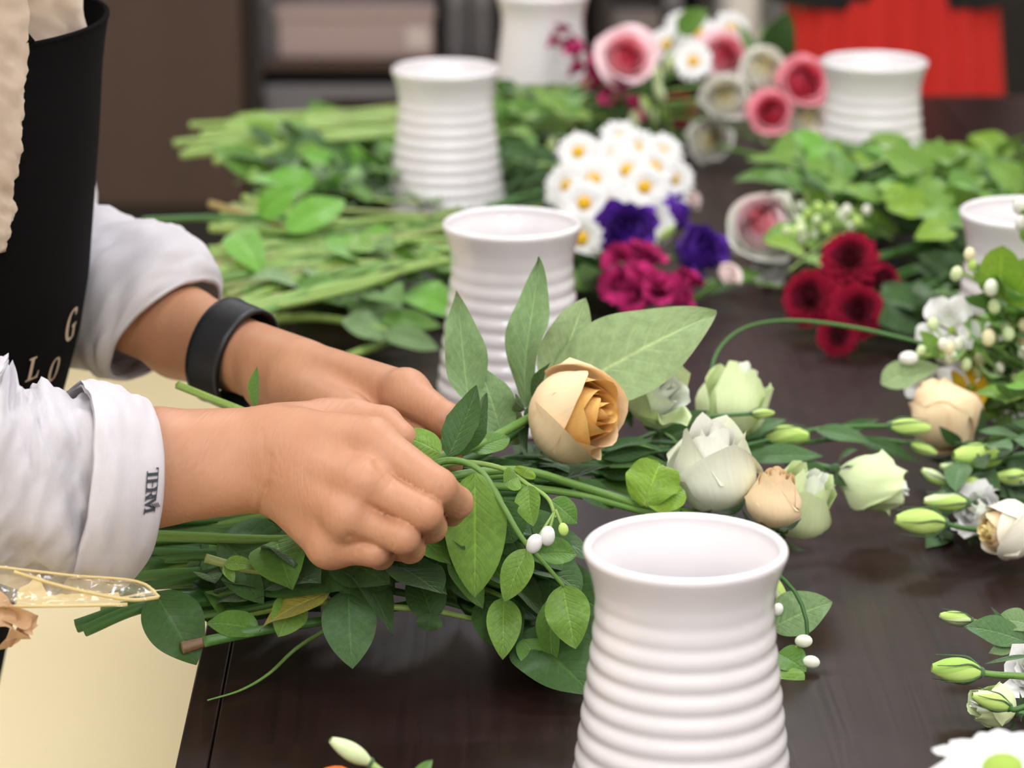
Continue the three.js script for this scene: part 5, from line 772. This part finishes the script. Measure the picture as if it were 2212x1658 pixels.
fillMid(16, [760, 1260, 330, 440, 0.07], 'dark leafy stem lying against the daisies', 'leafy stems behind the daisies', [L.mid, L.dark, L.sage, L.dark], { len: [0.025, 0.055] });
fillMid(13, [1000, 1380, 540, 650, 0.035], 'dark leafy stem at the foot of the middle vase', 'leafy stems around the middle vase', [L.dark, L.mid, L.deep, L.sage]);
fillMid(11, [720, 900, 300, 420, 0.07], 'leafy stem of the far bunch beside the vase', 'leafy stems of the far bunch', [L.mid, L.fresh, L.sage, L.bright, L.dark], { len: [0.05, 0.085] });
fillMid(14, [1120, 1400, 195, 300, 0.08], 'leafy stem among the far roses', 'leafy stems among the far roses', [L.mid, L.fresh, L.lime, L.dark]);
sprig('leafy_stem', 'stem with two big glossy pods of leaf near the florist sleeve', 'leafy stem', G_MID, { path: [[455, 492, 0.07], [620, 500, 0.075], [760, 480, 0.08], [900, 470, 0.06]], r: [0.0048, 0.003], sm: S.light, leaves: [{ b: [620, 500, 0.085], t: [745, 432, 0.1], w: 0.019, m: L.bright, n: [0, 0.6, 0.8] }, { b: [505, 500, 0.09], t: [570, 595, 0.07], w: 0.0185, m: L.bright, n: [-0.1, 0.7, 0.7] }, { b: [560, 470, 0.09], t: [640, 400, 0.12], w: 0.015, m: L.bright, n: [0.1, 0.4, 0.9] }] });
sprig('leafy_stem', 'stem with pale broad leaves lying loose behind the wristband', 'leafy stem', G_MID, { path: [[590, 688, 0.03], [680, 685, 0.035], [780, 700, 0.035], [930, 740, 0.02]], r: [0.0048, 0.0028], sm: S.light, leaves: [{ b: [740, 690, 0.04], t: [850, 740, 0.02], w: 0.018, m: L.sage, n: [0, 0.9, 0.4] }, { b: [750, 665, 0.045], t: [870, 660, 0.04], w: 0.016, m: L.sage }, { b: [820, 690, 0.04], t: [955, 705, 0.03], w: 0.012, m: L.mid }, { b: [830, 720, 0.03], t: [950, 755, 0.015], w: 0.013, m: L.sage }] });
sprig('cut_stem', 'short thick cut stem lying loose behind the far hand', 'stem', G_MID, { path: [[728, 780, 0.012], [790, 755, 0.014], [850, 735, 0.016]], r: [0.0046, 0.0046], sm: S.light });
sprig('cut_stem', 'thin brown twig sticking out of the middle bunch', 'stem', G_MID, { path: [[455, 440, 0.09], [530, 462, 0.09], [640, 500, 0.07]], r: [0.0042, 0.003], sm: S.straw });
sprig('grass_blade', 'long thin grass blade pointing away from the middle bunch', 'grass blade', G_MID, { path: [[310, 475, 0.11], [450, 470, 0.1], [640, 468, 0.08]], r: [0.003, 0.003], sm: S.dark });

// ---------------------------------------------------------------- far bunch of roses
const G_FAR = 'flowers of the far bunch';
const farF = (name, label, k, x, y, h, axis, s) => flower(name, label, name, G_FAR, { k, c: [x, y, h], axis, s, stem: [[rr(900, 1080), rr(205, 290), 0.04], [lerp(x, 1050, 0.5), lerp(y, 260, 0.6), h * 0.6]] });
farF('rose', 'open pink rose with a deep centre beside the dark snapdragon spike', 'pink', 1352, 122, 0.13, [0.15, 0.55, 0.8], 0.034);
farF('rose', 'pink rose below the white daisies of the far bunch', 'pink', 1565, 120, 0.12, [0.2, 0.5, 0.8], 0.031);
farF('rose', 'deep pink rose next to the vase in front of the red skirt', 'pinkRose', 1738, 175, 0.11, [0.15, 0.4, 0.85], 0.03);
farF('rose', 'smaller deep pink rose under two others', 'pinkRose', 1665, 242, 0.08, [-0.2, 0.4, 0.85], 0.025);
farF('rose', 'cream rose between two pink ones', 'cream', 1650, 148, 0.12, [0.1, 0.55, 0.8], 0.029);
farF('rose', 'cream rose in the middle of the far bunch', 'cream', 1568, 212, 0.09, [-0.1, 0.5, 0.85], 0.03);
farF('rose', 'cream rose lowest in the far bunch, lying on the wood', 'cream', 1533, 300, 0.035, [0.1, 0.3, 0.9], 0.029);
farF('rose', 'cream rose touching the vase in front of the red skirt', 'cream', 1742, 262, 0.06, [0, 0.6, 0.7], 0.028);
farF('rose', 'dark burgundy rose among the cream roses', 'pompon', 1465, 235, 0.06, [-0.1, 0.5, 0.85], 0.026);
farF('rose', 'blush pink rose in front of the vase at the table end', 'blushSmall', 1178, 165, 0.06, [-0.1, 0.6, 0.7], 0.03);
farF('rose', 'tiny blush rosebud against the vase beside the brown cabinet', 'blushSmall', 1086, 182, 0.05, [0, 0.6, 0.7], 0.013);
farF('lisianthus', 'pale green lisianthus below the deep pink roses', 'lisiHalf', 1672, 290, 0.045, [0, 0.5, 0.8], 0.019);
farF('rose', 'flat blush rose lying on the leaves before the red-skirt vase', 'blushSmall', 1748, 330, 0.05, [-0.2, 0.8, 0.5], 0.033);
for (const [x, y] of [[1440, 96], [1510, 72], [1497, 132], [1580, 62], [1475, 60]]) flower('daisy', 'white daisy at the top of the far bunch', 'daisy', 'daisies of the far bunch', { k: 'daisy', c: [x, y, 0.14], axis: [rr(-0.3, 0.3), 0.5, 0.8], s: 0.027, r: 0.0016, sm: S.dark, stem: [[1180, 230, 0.05], [lerp(x, 1250, 0.4), y + 60, 0.1]] });
spike('dark magenta snapdragon spike rising before the vase at the table end', [[1370, 260, 0.04], [1310, 200, 0.08], [1260, 140, 0.11], [1205, 85, 0.13]], 11, 0.0135, G_FAR);
spike('magenta snapdragon spike under the open pink rose', [[1400, 290, 0.03], [1350, 240, 0.06], [1320, 190, 0.09], [1300, 165, 0.1]], 7, 0.0135, G_FAR);
for (const [x, y, h] of [[1395, 230, 0.08], [1420, 250, 0.06], [1370, 262, 0.06], [1425, 200, 0.1], [1445, 140, 0.12], [1420, 165, 0.12], [1190, 320, 0.06]]) flower('freesia_bud', 'pale green-white bud among the far roses', 'bud', 'pale buds of the far bunch', { k: 'budPlain', c: [x, y, h], axis: [rr(-0.4, 0.4), 0.8, 0.4], s: 0.0095 });
sprig('leafy_stem', 'dark green pointed leaf standing behind the far pink rose', 'leafy stem', G_FAR, { path: [[1560, 250, 0.05], [1640, 170, 0.1], [1680, 110, 0.13]], leaves: [{ b: [1675, 130, 0.12], t: [1705, 25, 0.19], w: 0.024, m: L.deep, n: [-0.2, 0.3, 0.9] }, { b: [1660, 130, 0.12], t: [1655, 55, 0.16], w: 0.014, m: L.sage, n: [0.2, 0.3, 0.9] }, { b: [1640, 160, 0.1], t: [1590, 45, 0.17], w: 0.01, m: L.sage }] });
sprig('leafy_stem', 'fresh green leaf peeking above the far daisies', 'leafy stem', G_FAR, { path: [[1300, 250, 0.05], [1420, 140, 0.12], [1470, 60, 0.16]], leaves: [{ b: [1465, 70, 0.16], t: [1530, 22, 0.19], w: 0.017, m: L.mid, n: [0, 0.5, 0.8] }] });

// ---------------------------------------------------------------- bunch with burgundy heads across the table
const G_RED = 'flowers of the burgundy bunch';
const redF = (label, k, x, y, h, axis, s, name = 'chrysanthemum') => flower(name, label, name === 'rose' ? 'rose' : 'flower', G_RED, { k, c: [x, y, h], axis, s, sm: S.dark, stem: [[rr(2150, 2280), rr(440, 560), 0.04], [lerp(x, 2150, 0.5), lerp(y, 500, 0.4), 0.045]] });
redF('burgundy pompon head on top of the three others', 'pompon', 1836, 558, 0.075, [-0.1, 0.6, 0.75], 0.032);
redF('burgundy pompon head lying flat on the wood', 'pompon', 1750, 642, 0.04, [-0.4, 0.4, 0.8], 0.0315);
redF('burgundy pompon head under the topmost one', 'pompon', 1852, 672, 0.04, [0.1, 0.45, 0.85], 0.031);
redF('shaded burgundy pompon head behind the others', 'pompon', 1905, 610, 0.045, [0.4, 0.5, 0.6], 0.026);
redF('small burgundy pompon head touching the table below the grass blade', 'pompon', 1810, 725, 0.02, [0, 0.3, 0.9], 0.022);
redF('blush and cream rose at the end of the burgundy bunch', 'blush', 1652, 490, 0.065, [-0.3, 0.5, 0.7], 0.04, 'rose');
redF('flat cream rose petals on the wood below the blush rose', 'lisiWhite', 1668, 578, 0.02, [-0.3, 0.6, 0.6], 0.019, 'rose');
fillMid(24, [1900, 2300, 345, 490, 0.10, -1], 'bright leafy stem of the burgundy bunch', 'leafy stems of the burgundy bunch', [L.bright, L.fresh, L.lime, L.lime, L.mid, L.fresh], { len: [0.035, 0.07] });
fillMid(16, [2070, 2320, 480, 680, 0.05, -1], 'dark leafy stem low in the burgundy bunch', 'dark leafy stems of the burgundy bunch', [L.dark, L.deep, L.mid, L.deep]);
fillMid(9, [1860, 2040, 372, 415, 0.1, -1], 'bright leafy stem leaning against the red-skirt vase', 'leafy stems before the red-skirt vase', [L.mid, L.fresh, L.bright, L.dark], { len: [0.035, 0.07], rise: [0.1, 0.9] });
fillMid(7, [2285, 2420, 680, 850, 0.1, -1], 'bright leafy stem among the cream bud sprays', 'leafy stems among the cream bud sprays', [L.lime, L.fresh, L.mid, L.bright], { len: [0.03, 0.06] });
for (let i = 0; i < 7; i++) sprig('bud_spray', 'spray of tiny cream buds beside the blush rose', 'bud spray', 'cream bud sprays of the burgundy bunch', { path: [[rr(1880, 1960), rr(430, 520), 0.05], [1800, 470 + rr(-30, 50), 0.065], [rr(1690, 1750), 440 + i * 24, 0.06]], r: [0.002, 0.0012], sm: S.light, auto: { n: 6, from: 0.05, to: 1, len: [0.03, 0.05], wid: [0.25, 0.35], m: [L.lime, L.fresh, L.bright], rise: [-0.1, 0.6], berries: 5, bm: [P.limeOut, P.whiteGreen, P.bud] } });
sprig('leafy_stem', 'stem with big dark glossy leaves before the red-skirt vase', 'leafy stem', G_RED, { path: [[2250, 420, 0.06], [2050, 400, 0.075], [1850, 375, 0.08], [1620, 345, 0.07]], r: [0.003, 0.0018], leaves: [{ b: [1960, 405, 0.09], t: [1945, 320, 0.13], w: 0.028, m: L.dark, n: [0, 0.4, 0.9] }, { b: [1900, 380, 0.085], t: [1820, 310, 0.12], w: 0.012, m: L.mid }, { b: [1780, 365, 0.08], t: [1610, 345, 0.07], w: 0.014, m: L.fresh }, { b: [2060, 400, 0.08], t: [2060, 325, 0.12], w: 0.012, m: L.mid }, { b: [2120, 410, 0.08], t: [2180, 340, 0.1], w: 0.012, m: L.dark }] });
sprig('grass_blade', 'low leafy strand lying between the purple lisianthus and the blush rose', 'grass blade', G_RED, { path: [[1520, 610, 0.01], [1600, 606, 0.012], [1690, 620, 0.012]], r: [0.003, 0.002], sm: S.mid, leaves: [{ b: [1560, 608, 0.014], t: [1650, 590, 0.02], w: 0.009, m: L.mid, k: 'lance' }, { b: [1600, 606, 0.014], t: [1500, 640, 0.008], w: 0.008, m: L.dark, k: 'lance' }] });

renderer.render(scene, camera);
